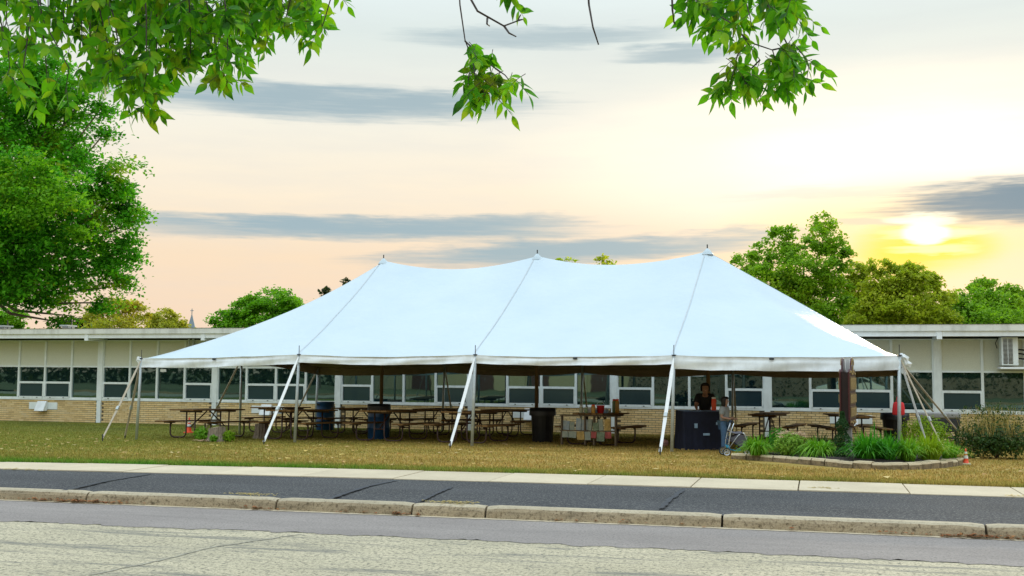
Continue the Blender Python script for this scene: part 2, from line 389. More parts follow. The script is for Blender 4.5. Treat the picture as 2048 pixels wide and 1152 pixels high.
# ground with dry and green patches; the same colour field for the blades
def grass_color(gg, v, gain=1.):
    x, y, z = gg.sep(v)
    n1 = gg.noise(gg.vmul(v, (.35, .9, 0)), 1.0, 5, .65); n2 = gg.noise(gg.vmul(v, (1.0, 3.0, 0)), 2.0, 4, .65); n3 = gg.noise(gg.vmul(v, (1, 2.5, 0)), 22, 3, .7)
    c = gg.mix(gg.rng(n1, .36, .66), (.30, .205, .048, 1), (.48, .305, .09, 1))
    c = gg.mix(gg.m('MULTIPLY', gg.rng(n2, .47, .67), .75), c, (.16, .19, .024, 1))
    c = gg.mix(gg.m('MULTIPLY', gg.rng(n3, .5, .75), .45), c, (.60, .42, .15, 1))
    c = gg.mix(gg.m('MULTIPLY', gg.rng(x, -6., -16., 0., .9), gg.rng(n2, .3, .6, .35, 1.)), c, (.15, .19, .024, 1))
    # watered strip beside the pavement, strongest at the far left; greener under the trees at the left
    edge = gg.m('ADD', 15.95, gg.m('ADD', gg.m('MULTIPLY', x, .045), gg.m('MULTIPLY', gg.m('MULTIPLY', x, x), -.0045)))
    d = gg.m('SUBTRACT', y, edge)
    strip = gg.m('MULTIPLY', gg.rng(d, 1.7, .1, 0., 1., True), gg.rng(x, 0., -10., .25, 1.))
    strip = gg.m('MULTIPLY', strip, gg.rng(n2, .30, .55, .35, 1.))
    c = gg.mix(strip, c, (.09, .24, .018, 1))
    lush = gg.m('MULTIPLY', gg.rng(y, 25., 31., 0., .8), gg.rng(n1, .35, .6)); c = gg.mix(lush, c, (.11, .13, .028, 1))
    return gg.mix(1., c, (gain, gain, gain, 1), 'MULTIPLY')
m, gg = newmat('lawn_ground'); v = gg.n('ShaderNodeNewGeometry').outputs['Position']; nz = gg.noise(v, 30, 4, .7)
finish(gg, grass_color(gg, v, .95), .95, spec=.1, bump=nz, bs=.8, bd=.03)
m, gg = newmat('grass_blade'); v = gg.n('ShaderNodeNewGeometry').outputs['Position']
c = grass_color(gg, v, 1.1); r2 = gg.n('ShaderNodeNewGeometry').outputs['Random Per Island']
k = gg.m('ADD', .65, gg.m('MULTIPLY', r2, .75)); c = gg.mix(1., c, gg.xyz(k, k, k), 'MULTIPLY')
finish(gg, c, .8, spec=.15, trans=.25)
simple('far_ground', (.10, .11, .035), .95, .35, .2, col2=(.16, .15, .06))
# leaves
def leafmat(name, cols, patch=None, trans=.38, pscale=.25, rough=.5, dark=None):
    m, gg = newmat(name); r2 = gg.n('ShaderNodeNewGeometry').outputs['Random Per Island']; r1 = gg.n('ShaderNodeObjectInfo').outputs['Random']
    rr = gg.m('FRACT', gg.m('ADD', r2, gg.m('MULTIPLY', r1, 5.7)))
    c = gg.ramp(rr, [(i / max(1, len(cols) - 1), (*q, 1)) for i, q in enumerate(cols)])
    if patch:
        v = gg.n('ShaderNodeNewGeometry').outputs['Position']; n1 = gg.noise(v, pscale, 3, .6)
        c = gg.mix(gg.m('MULTIPLY', gg.rng(n1, .54, .68), patch[1]), c, (*patch[0], 1))
    if dark:
        v = gg.n('ShaderNodeNewGeometry').outputs['Position']; n2 = gg.noise(v, pscale * 1.9 + .1, 3, .6); c = gg.mix(gg.m('MULTIPLY', gg.rng(n2, .55, .66), .75), c, (*dark, 1))
    tc = gg.mix(1., c, (1.25, 1.35, .6, 1), 'MULTIPLY')
    finish(gg, c, rough, spec=.14, trans=trans, tcol=tc)
leafmat('maple_leaf', [(.045, .24, .010), (.07, .31, .012), (.095, .37, .014), (.13, .42, .016), (.08, .33, .012)], ((.40, .50, .025), .85), trans=.45, pscale=.55, dark=(.016, .10, .006))
leafmat('overhang_leaf', [(.03, .15, .006), (.06, .24, .006), (.10, .34, .008), (.16, .41, .010), (.07, .28, .008), (.24, .44, .010)], ((.60, .44, .018), .3), trans=.5, pscale=5.0, rough=.4, dark=(.012, .06, .006))
leafmat('tree_green', [(.15, .30, .014), (.19, .36, .018), (.23, .42, .022), (.27, .46, .028)], ((.38, .48, .03), .7), trans=.5, pscale=.4, dark=(.06, .17, .012))
leafmat('tree_bright', [(.11, .30, .010), (.15, .36, .014), (.19, .42, .018)], ((.29, .46, .024), .6), trans=.5, pscale=.5, dark=(.05, .18, .01))
leafmat('tree_yellow', [(.26, .28, .025), (.38, .37, .035), (.46, .44, .05), (.26, .32, .03)], ((.48, .32, .04), .5), trans=.5, pscale=.45)
leafmat('tree_olive', [(.30, .37, .022), (.36, .43, .028), (.44, .49, .04), (.28, .38, .028)], ((.50, .40, .03), .5), trans=.52, pscale=.5, dark=(.18, .24, .018))
leafmat('tree_dark', [(.02, .035, .008), (.035, .05, .01), (.05, .07, .016)])
leafmat('tree_purple', [(.03, .018, .02), (.05, .03, .03), (.04, .035, .02)])
leafmat('tree_red', [(.35, .06, .02), (.42, .12, .03), (.28, .10, .03)])
leafmat('lily_leaf', [(.09, .26, .012), (.15, .34, .02), (.22, .42, .035)], trans=.35)
leafmat('lily_deep', [(.035, .19, .012), (.06, .26, .016), (.09, .32, .02)], trans=.35)
leafmat('lime_leaf', [(.22, .34, .015), (.29, .40, .02), (.18, .32, .015)], trans=.35)
leafmat('sedum_leaf', [(.20, .36, .04), (.27, .43, .06), (.16, .31, .03)], trans=.3)
leafmat('conifer_leaf', [(.010, .04, .008), (.018, .06, .01), (.03, .085, .012)], trans=.15)
leafmat('bush_leaf', [(.02, .05, .01), (.035, .08, .014), (.06, .10, .02)], ((.12, .10, .04), .5), trans=.25, pscale=2.5)
leafmat('straw', [(.44, .33, .12), (.52, .40, .15), (.36, .25, .08)], trans=.3)
leafmat('sedum_flower', [(.55, .32, .24), (.62, .42, .30), (.50, .40, .26)], trans=.1)
leafmat('litter', [(.58, .36, .16), (.66, .45, .22), (.48, .22, .08), (.62, .46, .14), (.75, .58, .34)], trans=.15, rough=.8)
leafmat('red_litter', [(.32, .10, .035), (.24, .085, .03), (.38, .17, .06), (.2, .1, .05)], trans=.1, rough=.85)
M = MATS

# ================================================================== GROUND
XS = np.array([-60, -40, -30, -24, -20, -17, -15] + list(np.arange(-14, 9.01, .25)) + [10, 12, 15, 20, 30, 60.])
def edge(pts):
    xs, ys = zip(*pts); c = np.polyfit(xs, ys, 2); x0, x1 = min(xs), max(xs); d = np.polyder(c)
    def f(x):
        xc = min(max(x, x0), x1); return float(np.polyval(c, xc) + (x - xc) * np.polyval(d, xc) * .5)
    return f
e_chip = edge(((-8.42, 10.0), (-2.84, 10.29), (1.67, 10.32)))
e_kerb = edge(((-9.78, 11.6), (-3.26, 11.82), (1.94, 11.95)))
e_swn = edge(((-11.74, 13.9), (-4.0, 14.53), (2.42, 14.81)))
e_swf = edge(((-12.6, 14.91), (-4.37, 15.82), (2.63, 16.07)))
def sheet(name, f0, f1, z, mat, parent=None, jig=0., ny=1):
    rng = random.Random(hash(name) % 1000 if False else len(name)); mb = MB(); rows = []
    for j in range(ny + 1):
        t = j / ny; rows.append([(x, f0(x) * (1 - t) + f1(x) * t + (rng.uniform(-jig, jig) if j in (0, ny) else 0), z if not callable(z) else z(x, t)) for x in XS])
    for j in range(ny): mb.strip(rows[j], rows[j + 1])
    return tag(mb.build(name, mat, parent), kind='structure' if parent is None else None)
mb = MB(); mb.quad((-1500, -1500, -.42), (1500, -1500, -.42), (1500, 2500, -.42), (-1500, 2500, -.42))
tag(mb.build('ground', M['far_ground']), kind='structure')
# road: chip-sealed lanes and the greyer gutter strip along the kerb
road = tag(MB().strip([(x, -1.5, 0) for x in XS], [(x, e_chip(x), 0) for x in XS]).build('road', M['chip_seal']), kind='structure')
rng = random.Random(3)
XF = np.arange(-30, 15, .07)
A = [(x, e_chip(x) - .03 + .035 * math.sin(x * 2.1) * math.sin(x * .7) + rng.uniform(-.05, .05) + .03 * math.sin(x * 11) * math.sin(x * 3.3), .004) for x in XF]
MB().strip(A, [(x, e_kerb(x) - .05, .004) for x in XF]).build('gutter_strip', M['gutter_asphalt'], road)
rng = random.Random(4)
MB().strip([(x, e_kerb(x) - .085 + rng.uniform(-.016, .016), .008) for x in XF], [(x, e_kerb(x) + .02, .008) for x in XF]).build('gutter_edge', M['pavement'], road)
# kerb, one section between each pair of joints
kerb = bpy.data.objects.new('kerb', None); COL.objects.link(kerb); tag(kerb, kind='structure')
joints = [-30, -24, -18, -14.6, -11.3, -8.59, -6.09, -4.43, -3.57, -.99, 1.6, 4.4, 8.0, 14, 22]
rng = random.Random(5)
for a, b in zip(joints[:-1], joints[1:]):
    n = max(4, int((b - a) / .12)); prof = [(.0, -.05), (.0, .012), (.018, .085), (.035, .115), (.07, .134), (.17, .136), (.17, -.05)]
    V = []
    for i in range(n + 1):
        x = a + .012 + (b - a - .024) * i / n; y0 = e_kerb(x)
        c = .012 if i in (0, n) else 0
        for k, (py, pz) in enumerate(prof):
            w = rng.uniform(-.006, .006) if 0 < k < 5 else 0
            V.append((x, y0 + py + w + (c if k < 4 else 0), pz + w * .6 - (c if 2 < k < 6 else 0)))
    k = len(prof); Fs = [(i * k + j, (i + 1) * k + j, (i + 1) * k + (j + 1) % k, i * k + (j + 1) % k) for i in range(n) for j in range(k)]
    Fs += [tuple(range(k)), tuple(n * k + j for j in range(k - 1, -1, -1))]
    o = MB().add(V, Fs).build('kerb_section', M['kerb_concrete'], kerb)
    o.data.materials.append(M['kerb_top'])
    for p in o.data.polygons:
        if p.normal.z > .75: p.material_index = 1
# asphalt path between kerb and pavement
path = tag(MB().strip([(x, e_kerb(x) + .168, .112) for x in XS], [(x, e_swn(x) + .06, .132) for x in XS]).build('path', M['path_asphalt']), kind='structure')
def ribbon_on(pts, w, z, seed=1):
    rng = random.Random(seed); P = [atZ(px, py, z) for px, py in pts]; Q = []
    for a, b in zip(P[:-1], P[1:]):
        n = max(2, int((b - a).length / .06)); Q += [a.lerp(b, i / n) for i in range(n)]
    Q.append(P[-1]); L, R = [], []
    for i, q in enumerate(Q):
        t = (Q[min(i + 1, len(Q) - 1)] - Q[max(i - 1, 0)]).normalized(); nrm = Vector((-t.y, t.x, 0)); h = w * (.5 + rng.uniform(-.2, .2))
        q = q + nrm * rng.uniform(-.012, .012); L.append(q + nrm * h); R.append(q - nrm * h)
    return MB().strip(L, R)
for i, (pts, w) in enumerate((([(128, 980), (175, 970), (215, 961), (300, 948)], .06), ([(655, 998), (690, 986), (735, 972), (790, 961)], .07), ([(842, 1001), (868, 988), (905, 973)], .055),
                              ([(1322, 1016), (1336, 1001), (1352, 990), (1366, 979)], .06))):
    ribbon_on(pts, w, .1365, i).build('tar_seal', M['tar'], path)
for i, (pts, w) in enumerate((([(180, 1150), (330, 1118), (420, 1095), (520, 1080), (600, 1068)], .03),)):
    ribbon_on(pts, w, .004, 40 + i).build('crack', M['worn'], road)
# pavement slabs
pav = bpy.data.objects.new('pavement', None); COL.objects.link(pav); tag(pav, kind='structure')
xj = [2.46 + 1.36 * k for k in range(-16, 9)]
rng = random.Random(9)
for a, b in zip(xj[:-1], xj[1:]):
    sk = lambda x, f: x + (.03 if f else 0); g_ = .008; t = rng.uniform(-.004, .004); z1 = .146 + t
    c = [(a + g_, e_swn(a)), (b - g_, e_swn(b)), (b - g_, e_swf(b)), (a + g_, e_swf(a))]
    MB().prism(c, .05, z1, 'z').build('slab', M['pavement'], pav, bevel=.006)
# lawn sheet
LX = sorted(set([-60, -45, -36] + list(np.arange(-32, 12, 1.0)) + [14, 20, 30, 45]))
mb = MB(); ny = 24; rows = []
for j in range(ny + 1):
    t = j / ny; row = []
    for x in LX:
        y = e_swf(x) * (1 - t) + 36.5 * t; row.append((x, y, lawn_z(x, y)))
    rows.append(row)
for j in range(ny): mb.strip(rows[j], rows[j + 1])
lawn = tag(mb.build('lawn', M['lawn_ground'], smooth=True), kind='structure')
# verge on the photographer's side of the road
MBv = MB().box((0, -1.55, .03), (120, .16, .2)); tag(MBv.build('near_kerb', M['kerb_concrete']), kind='structure')
tag(MB().quad((-90, -60, .10), (60, -60, .10), (60, -1.62, .10), (-90, -1.62, .10)).build('near_verge', M['far_ground']), kind='structure')
# grass blades
def blades(n, seed, xr, yr, hmin, hmax, dens=None, w=.010):
    r = np.random.default_rng(seed); X = r.uniform(xr[0], xr[1], n * 2); Y = r.uniform(yr[0], yr[1], n * 2)
    ef = np.array([e_swf(x) for x in np.linspace(-40, 20, 601)]); E_ = np.interp(X, np.linspace(-40, 20, 601), ef)
    Y = E_ + (Y - yr[0])                                     # measured from the pavement edge
    ok = (Y < 35.2) & (X > -1.02 * Y - 2) & (X < .22 * Y + 2.2)
    bedm = ((X - .55) / 1.95) ** 2 + ((Y - 21.6) / 2.38) ** 2 < 1
    ok &= ~bedm
    if dens is not None: ok &= r.uniform(0, 1, n * 2) < dens(Y - E_)
    X, Y = X[ok][:n], Y[ok][:n]; n = len(X)
    Z = .135 - (np.clip(Y, 16, 36) - 16) * .0222 - .07 * np.clip((-X - 9) / 7, 0, 1) * np.clip((Y - 17) / 6, 0, 1) * np.clip((34 - Y) / 6, 0, 1)
    a = r.uniform(0, 2 * np.pi, n); h = r.uniform(hmin, hmax, n); ln = r.uniform(.2, .9, n) * h; th = r.uniform(0, 2 * np.pi, n)
    ww = w * r.uniform(.6, 1.3, n)
    V = np.zeros((n, 3, 3)); V[:, 0] = np.c_[X - ww * np.cos(a), Y - ww * np.sin(a), Z - .004]; V[:, 1] = np.c_[X + ww * np.cos(a), Y + ww * np.sin(a), Z - .004]
    V[:, 2] = np.c_[X + ln * np.cos(th), Y + ln * np.sin(th), Z + h]
    return V.reshape(-1, 3), np.arange(3 * n).reshape(-1, 3)
V1, F1 = blades(260000, 1, (-36, 9), (0, 20), .012, .040, w=.010)
V2, F2 = blades(60000, 2, (-18, 6), (0, 3.0), .03, .075, lambda d: np.exp(-d / .6) * .95 + .05, w=.007)
V3, F3 = blades(16000, 3, (-34, 6), (-.03, .10), .03, .07, w=.007)
Vg = np.vstack([V1, V2, V3]); Fg = np.vstack([F1, F2 + len(V1), F3 + len(V1) + len(V2)])
tag(fast('grass', Vg, Fg, M['grass_blade']), 'short dry and green grass covering the lawn before the building', 'grass', kind='stuff')
# fallen leaves
def scatter_leaves(name, P, size, mat, seed, parent=None, stand=.35):
    r = np.random.default_rng(seed); n = len(P); P = np.asarray(P, float)
    a = r.uniform(0, 2 * np.pi, n); s = size * r.uniform(.6, 1.35, n); tx = r.normal(0, stand, n); ty = r.normal(0, stand, n)
    q = np.array([(-.5, 0, 0), (-.1, -.32, .10), (.5, 0, .03), (-.05, .34, .12)]); V = np.zeros((n, 4, 3))
    for k in range(4):
        x, y, z = q[k]; X = (x * np.cos(a) - y * np.sin(a)) * s; Y = (x * np.sin(a) + y * np.cos(a)) * s
        V[:, k] = np.c_[P[:, 0] + X, P[:, 1] + Y, P[:, 2] + z * s + np.abs(X * tx) + np.abs(Y * ty)]
    return fast(name, V.reshape(-1, 3), np.arange(4 * n).reshape(-1, 4), mat, parent)
rng = random.Random(11); P = []
while len(P) < 420:
    x = rng.uniform(-28, 6); y = rng.uniform(15.5, 26)
    if y < e_swf(x) + .05 or ((x - .55) / 2.4) ** 2 + ((y - 21.6) / 2.65) ** 2 < 1: continue
    if rng.random() < (y - 15) / 14: continue
    P.append((x, y, lawn_z(x, y) + .03))
tag(scatter_leaves('fallen_leaves', P, .10, M['litter'], 3), 'dry tan fallen leaves scattered over the lawn', 'leaf litter', kind='stuff')
P = []
for px, py, nn, sx in ((165, 1000, 60, .45), (188, 1002, 40, .2), (110, 996, 14, .5), (545, 1014, 22, .18), (810, 1029, 26, .12), (1205, 1040, 12, .4), (1955, 1071, 70, .2), (1830, 1066, 16, .7), (250, 1003, 6, .1), (720, 1026, 8, .15), (1990, 1075, 24, .3)):
    c = atZ(px, py, .01)
    for _ in range(nn):
        x = c.x + rng.gauss(0, sx); P.append((x, e_kerb(x) - abs(rng.gauss(.0, .03)) - .01, .012 + rng.random() * .02))
tag(scatter_leaves('gutter_litter', P, .055, M['red_litter'], 4), 'brown and red dead leaves lying along the kerb gutter', 'leaf litter', kind='stuff')
P = []
for px, py, nn, sx in ((500, 990, 120, .15), (900, 1006, 150, .16), (1650, 978, 50, .12), (2035, 993, 40, .1), (40, 940, 40, .2)):
    c = atZ(px, py, .135)
    for _ in range(nn): P.append((c.x + rng.gauss(0, sx), c.y + rng.gauss(0, .05), .139 + rng.random() * .012))
tag(scatter_leaves('straw_litter', P, .045, M['straw'], 5, stand=.1), 'patches of yellow straw and clippings on the asphalt path', 'straw', kind='stuff')

# ================================================================== SCHOOL BUILDING
FY = 35.3                                                   # plane of the facade
Z_BASE, Z_SILL0, Z_SILL1, Z_MID0, Z_MID1, Z_RAIL0, Z_RAIL1, Z_PAN, Z_SOF, Z_TOP = -.34, .515, .615, 1.125, 1.20, 1.735, 1.79, 2.745, 2.80, 3.135
bld = thing('school_building', (-11, FY, Z_BASE), 'long low school with cream brick base, dark window bands and beige panels', 'building')
COLX = [-40.06, -35.24, -30.40, -25.56, -20.80, -16.0, -11.19, -6.34, -1.51, 3.46, 8.3, 13.1]
CW = .20
# wall under the windows: mortar core with real bricks set proud of it
wall = MB().bx(COLX[0], COLX[-1], FY + .012, FY + .25, Z_BASE - .1, Z_SILL0).build('wall', M['mortar'], bld)
BL, BH = .224, .0735
def brick_mesh(name, w):
    return MB().box((0, 0, 0), (w - .013, .10, BH - .014)).mesh(name)
bm_full, bm_half = brick_mesh('brick', BL), brick_mesh('brick_half', BL / 2)
for me in (bm_full, bm_half): me.materials.append(M['brick'])
slots = []; nrow = int((Z_SILL0 - Z_BASE) / BH); rng = random.Random(21)
for k in range(nrow):
    z = Z_SILL0 - BH * (k + .5)
    x = COLX[0] - (BL / 2 if k % 2 else 0)
    while x < COLX[-1]:
        xc = x + BL / 2; x += BL
        if any(abs(xc - c) < .16 for c in COLX): continue
        slots.append((xc, z, rng.uniform(-.004, .004)))
def is_single(s): return -1.3 < s[0] < 3.4 or -24.6 < s[0] < -23.2
single = [s for s in slots if is_single(s)]; single.sort(key=lambda s: (s[0] < -5, s[0], -s[1])); single = single[:300]; ss = set(single)
for xc, z, dy in single:
    o = link('brick', bm_full, None, wall); o.location = (xc, FY + .045 + dy, z)
mb = MB()
for s in slots:
    if s not in ss: mb.box((s[0], FY + .045 + s[2], s[1]), (BL - .013, .10, BH - .014))
tag(mb.build('bricks', M['brick'], wall), kind='stuff')
# columns, mullions, panels, windows
MB().bx(COLX[0], COLX[-1], FY + .20, FY + .26, Z_SILL0, Z_SOF).build('inner_wall', M['dark_inside'], bld)
for cx in COLX:
    c = MB().bx(cx - CW / 2, cx + CW / 2, FY - .06, FY + .2, Z_SILL0, Z_SOF).build('column', M['frame_paint'], bld, bevel=.006)
    MB().bx(cx - .085, cx + .085, FY - .075, FY + .1, Z_BASE - .1, Z_SILL0 - .004).build('column_base', M['frame_paint'], c, bevel=.004)
MB().bx(COLX[0], COLX[-1], FY - .035, FY + .12, Z_SILL0, Z_SILL1 - .045).build('sill', M['frame_paint'], bld, bevel=.004)
def bar(mb, x0, x1, z0, z1, y0=-.03, y1=.08): mb.bx(x0, x1, FY + y0, FY + y1, z0, z1)
for b in range(len(COLX) - 1):
    x0, x1 = COLX[b] + CW / 2, COLX[b + 1] - CW / 2; w = (x1 - x0) / 4
    kind = 'A' if b % 2 == 1 else 'B'                       # which lights open: outer pair or inner pair
    for i in range(4):
        a, c = x0 + i * w, x0 + (i + 1) * w; t = .038
        split = (i in (0, 3)) == (kind == 'A')
        mb = MB()
        bar(mb, a, a + t, Z_SILL1 - .045, Z_PAN); bar(mb, c - t, c, Z_SILL1 - .045, Z_PAN)
        bar(mb, a + t, c - t, Z_RAIL0, Z_RAIL1, -.026); bar(mb, a + t, c - t, Z_PAN - .035, Z_PAN, -.026)
        if split:
            bar(mb, a + t, c - t, Z_MID0, Z_MID1, -.026)
            bar(mb, a + t, a + t + .03, Z_SILL1 - .0, Z_MID0, -.045); bar(mb, c - t - .03, c - t, Z_SILL1, Z_MID0, -.045)
            bar(mb, a + t, c - t, Z_SILL1 - .045, Z_SILL1 + .03, -.045)
        else: bar(mb, a + t, c - t, Z_SILL1 - .045, Z_SILL1 + .005, -.026)
        win = mb.build('window', M['frame_paint'], bld)
        if split:
            MB().bx(a + t, c - t, FY + .035, FY + .045, Z_MID1, Z_RAIL0).build('pane', M['glass'], win)
            MB().bx(a + t + .03, c - t - .03, FY + .015, FY + .025, Z_SILL1 + .03, Z_MID0).build('pane', M['screen_glass'], win)
            for q in (.25, .75): MB().box((a + (c - a) * q, FY - .055, Z_SILL1 - .012), (.05, .02, .022)).build('latch', M['dark_steel'], win)
        else:
            MB().bx(a + t, c - t, FY + .035, FY + .045, Z_SILL1 + .005, Z_RAIL0).build('pane', M['glass'], win)
        MB().bx(a + t, c - t, FY + .02, FY + .06, Z_RAIL1, Z_PAN - .035).build('panel', M['panel'], bld)
# roof: two stepped fascias, soffit, beam ends over the columns
roof = MB().bx(COLX[0] - .5, COLX[-1] + .5, FY - .9, FY + 13, Z_TOP - .10, Z_TOP - .012).build('roof', M['roofing'], bld)
RX0, RX1 = COLX[0] - .5, COLX[-1] + .5
xx = [RX0] + [COLX[i] + 1.7 for i in range(0, len(COLX) - 1, 2)] + [RX1]
for a, b in zip(xx[:-1], xx[1:]):
    MB().bx(a + .002, b - .002, FY - .96, FY - .90, Z_TOP - .19, Z_TOP).build('fascia', M['fascia'], roof)
    MB().bx(a + .002, b - .002, FY - .905, FY - .84, Z_TOP - .345, Z_TOP - .19).build('lower_fascia', M['fascia_low'], roof)
mb = MB()
x = RX0
while x < RX1: mb.box((x, FY - .955, Z_TOP + .006), (.03, .03, .014)); x += .42
mb.bx(RX0, RX1, FY - .975, FY - .90, Z_TOP, Z_TOP + .009); mb.build('drip_edge', M['dark_steel'], roof)
MB().bx(RX0, RX1, FY - .84, FY + .18, Z_SOF, Z_SOF + .05).build('soffit', M['soffit'], roof)
for cx in COLX:
    MB().bx(cx - .075, cx + .075, FY - .93, FY - .06, Z_SOF - .10, Z_SOF + .14).build('beam_end', M['fascia_low'], roof, bevel=.004)
for px, py, w in ((8, 650, .35), (137, 649, .30)):
    p = atY(px, py, 37.5); v = MB().bx(p.x - w / 2, p.x + w / 2, 37.3, 37.7, Z_TOP - .02, Z_TOP + .22).build('roof_vent', M['steel'], roof)
    MB().bx(p.x - w * .62, p.x + w * .62, 37.2, 37.8, Z_TOP + .22, Z_TOP + .28).build('vent_cap', M['steel'], v)
    MB().tube([(p.x + w * .5, 37.5, Z_TOP), (p.x + w * .5, 37.5, Z_TOP + .5)], .02).build('vent_pipe', M['dark_steel'], v)
# intake vents below the windows
for i, vx in enumerate((-28.0, -18.7, -9.1, .97)):
    pl = MB().bx(vx - .62, vx + .62, FY - .03, FY + .02, .16, .42).build('vent_plate', M['frame_paint'], bld, bevel=.004)
    MB().prism([(FY - .03, .47), (FY - .09, .47), (FY - .27, .12), (FY - .27, .10), (FY - .03, .10)], vx - .20, vx + .20, 'x').build('vent_hood', M['fascia_low'], pl, bevel=.006)
# notices stuck inside the glass
for px, py, w, h in ((326, 741, .24, .10), (1395, 749, .36, .11)):
    p = atY(px, py, FY); MB().bx(p.x - w / 2, p.x + w / 2, FY + .012, FY + .016, p.z - h / 2, p.z + h / 2).build('window_notice', M['paper'], bld)
# conduit in the corner by the third column
p = atY(384, 680, FY - .1)
mb = MB(); mb.tube([(p.x - .12, FY - .1, 2.0), (p.x - .12, FY - .1, 2.79)], .035); mb.tube([(p.x + .05, FY - .1, 2.0), (p.x + .05, FY - .1, 2.79)], .045)
mb.build('conduit', M['steel'], bld, smooth=False)
# air conditioner hanging on the right end of the wall
ac = thing('air_conditioner', (5.5, 34.9, 1.9), 'white outdoor air conditioner on a wall bracket under the right eaves', 'air conditioner')
body = MB().bx(5.17, 5.62, 34.66, 35.2, 1.95, 2.77).build('casing', M['frame_paint'], ac, bevel=.02)
mb = MB()
for k in range(20): mb.bx(5.215, 5.33, 34.642, 34.662, 2.0 + k * .037, 2.018 + k * .037); mb.bx(5.355, 5.47, 34.642, 34.662, 2.0 + k * .037, 2.018 + k * .037)
mb.build('louvres', M['dark_steel'], body)
MB().bx(5.12, 6.9, 34.6, 35.25, 1.84, 1.90).build('shelf', M['fascia_low'], ac, bevel=.01)
for k, zz in enumerate((2.42, 2.30, 2.16)):
    MB().tube([(5.62, 34.9, zz), (5.8, 34.95, zz - .02), (6.2, 35.1, zz - .12), (6.8, 35.2, zz - .16)], .022).build('hose', M['rubber'], ac, smooth=True)
MB().tube([(5.14, 35.0, 2.78), (5.06, 35.0, 2.6), (5.10, 35.0, 2.45)], .012).build('cable', M['rubber'], ac)

# ================================================================== TENT
TA = rad(-3.7); TW, TL, BAY = 9.14, 18.28, 4.57
tR = Matrix.Rotation(TA, 3, 'Z')
def T(X, v, Z): return tR @ Vector((X - 18.2, 23.5 + v, 0)) + Vector((0, 0, Z))
ZE, HP = 2.03, 2.74
def gz_t(X, v):
    a = min(X, TL - X) / BAY; b = min(v, TW - v) / BAY; a = max(min(a, 1), 0); b = max(min(b, 1), 0)
    if a < 1:
        k = .10; d = max(k - abs(a - b), 0) / k; sm = min(a, b) - d * d * k * .25
        w = .55 if X > TL / 2 else .42
        gg_ = (1 - w) * max(sm, 0) + w * a * b
    else: gg_ = b
    tb = (X / BAY) % 1.0; sg = 4 * tb * (1 - tb)
    if BAY <= X <= TL - BAY: gg_ -= .105 * sg * b ** 1.6
    gg_ -= .045 * math.sin(math.pi * b) * (1 if a >= 1 else a)
    return gg_
def tz(X, v):
    b = min(v, TW - v) / BAY; a = min(X, TL - X) / BAY; tb = (X / BAY) % 1.0; sg = 4 * tb * (1 - tb)
    z = ZE + HP * gz_t(X, v)
    z -= .045 * sg * max(0, 1 - b * 2.5) if b < a else 0
    z -= .14 * max(0., (v / TW - .72) / .28) * (1 - .0 * sg)
    z -= .05 * sg * max(0., (v / TW - .9) / .1)
    # soft dimples radiating from the eave poles
    z += .003 * math.sin(X * 5.1 + v * 1.3) * math.exp(-b * 9) + .006 * math.sin(X * 1.7 - v * 2.9)
    ds = abs(((X / BAY + .5) % 1.) - .5) * BAY      # distance to the nearest pole line
    z += .010 * math.sin(ds * 9. + b * 3.) * math.exp(-ds * 1.3) * math.sin(math.pi * min(1, b * 1.1 + .08))
    # corner of the far left bay pulled lower
    z -= .10 * max(0, 1 - X / 3.) * max(0, 1 - min(v, TW - v) / 3.)
    return z
tc = T(TL / 2, TW / 2, 0); tc.z = lawn_z(tc.x, tc.y)
tent = thing('party_tent', tc, 'large white pole tent with three peaks set up on the school lawn', 'tent')
for bay in range(4):
    for side in (0, 1):
        nx, nv = 26, 30; V = []
        for i in range(nx + 1):
            for j in range(nv + 1):
                X = BAY * (bay + i / nx); v = TW / 2 * (j / nv) if side == 0 else TW - TW / 2 * (j / nv); V.append(T(X, v, tz(X, v)))
        Fs = [(i * (nv + 1) + j, (i + 1) * (nv + 1) + j, (i + 1) * (nv + 1) + j + 1, i * (nv + 1) + j + 1) for i in range(nx) for j in range(nv)]
        pn = MB().add(V, Fs).build('canopy_panel', M['vinyl'], tent, smooth=True)
        MB().add([v - Vector((0, 0, .012)) for v in V], Fs).build('inner_shade', M['inner_shade'], pn, smooth=True)  # dark sheet added under the vinyl to stand for shade
# laced seams from the eave poles to the peaks
def seam(pts, w, lift, name='seam', mat='seam'):
    L, R = [], []
    for i, (X, v) in enumerate(pts):
        X2, v2 = pts[min(i + 1, len(pts) - 1)]; X1, v1 = pts[max(i - 1, 0)]; d = Vector((X2 - X1, v2 - v1)).normalized(); n = Vector((-d.y, d.x)) * w / 2
        for s, q in ((1, L), (-1, R)): q.append(T(X + n.x * s, v + n.y * s, tz(min(max(X + n.x * s, 0), TL), min(max(v + n.y * s, 0), TW)) + lift))
    return MB().strip(L, R).build(name, M[mat], tent)
for k in (1, 2, 3):
    for side in (0, 1):
        v_of = lambda t: TW / 2 * t if side == 0 else TW - TW / 2 * t
        seam([(BAY * k - .05, v_of(t)) for t in np.linspace(.02, .985, 40)], .018, .016)
for e in (0, 1):
    X_of = lambda t: BAY * t if e == 0 else TL - BAY * t
    seam([(X_of(t), TW / 2 + .02) for t in np.linspace(.02, .98, 30)], .014, .012)
seam([(TL - BAY * t * .999, TW * .25 + 1.1 * t) for t in np.linspace(.0, .42, 20)], .010, .010)
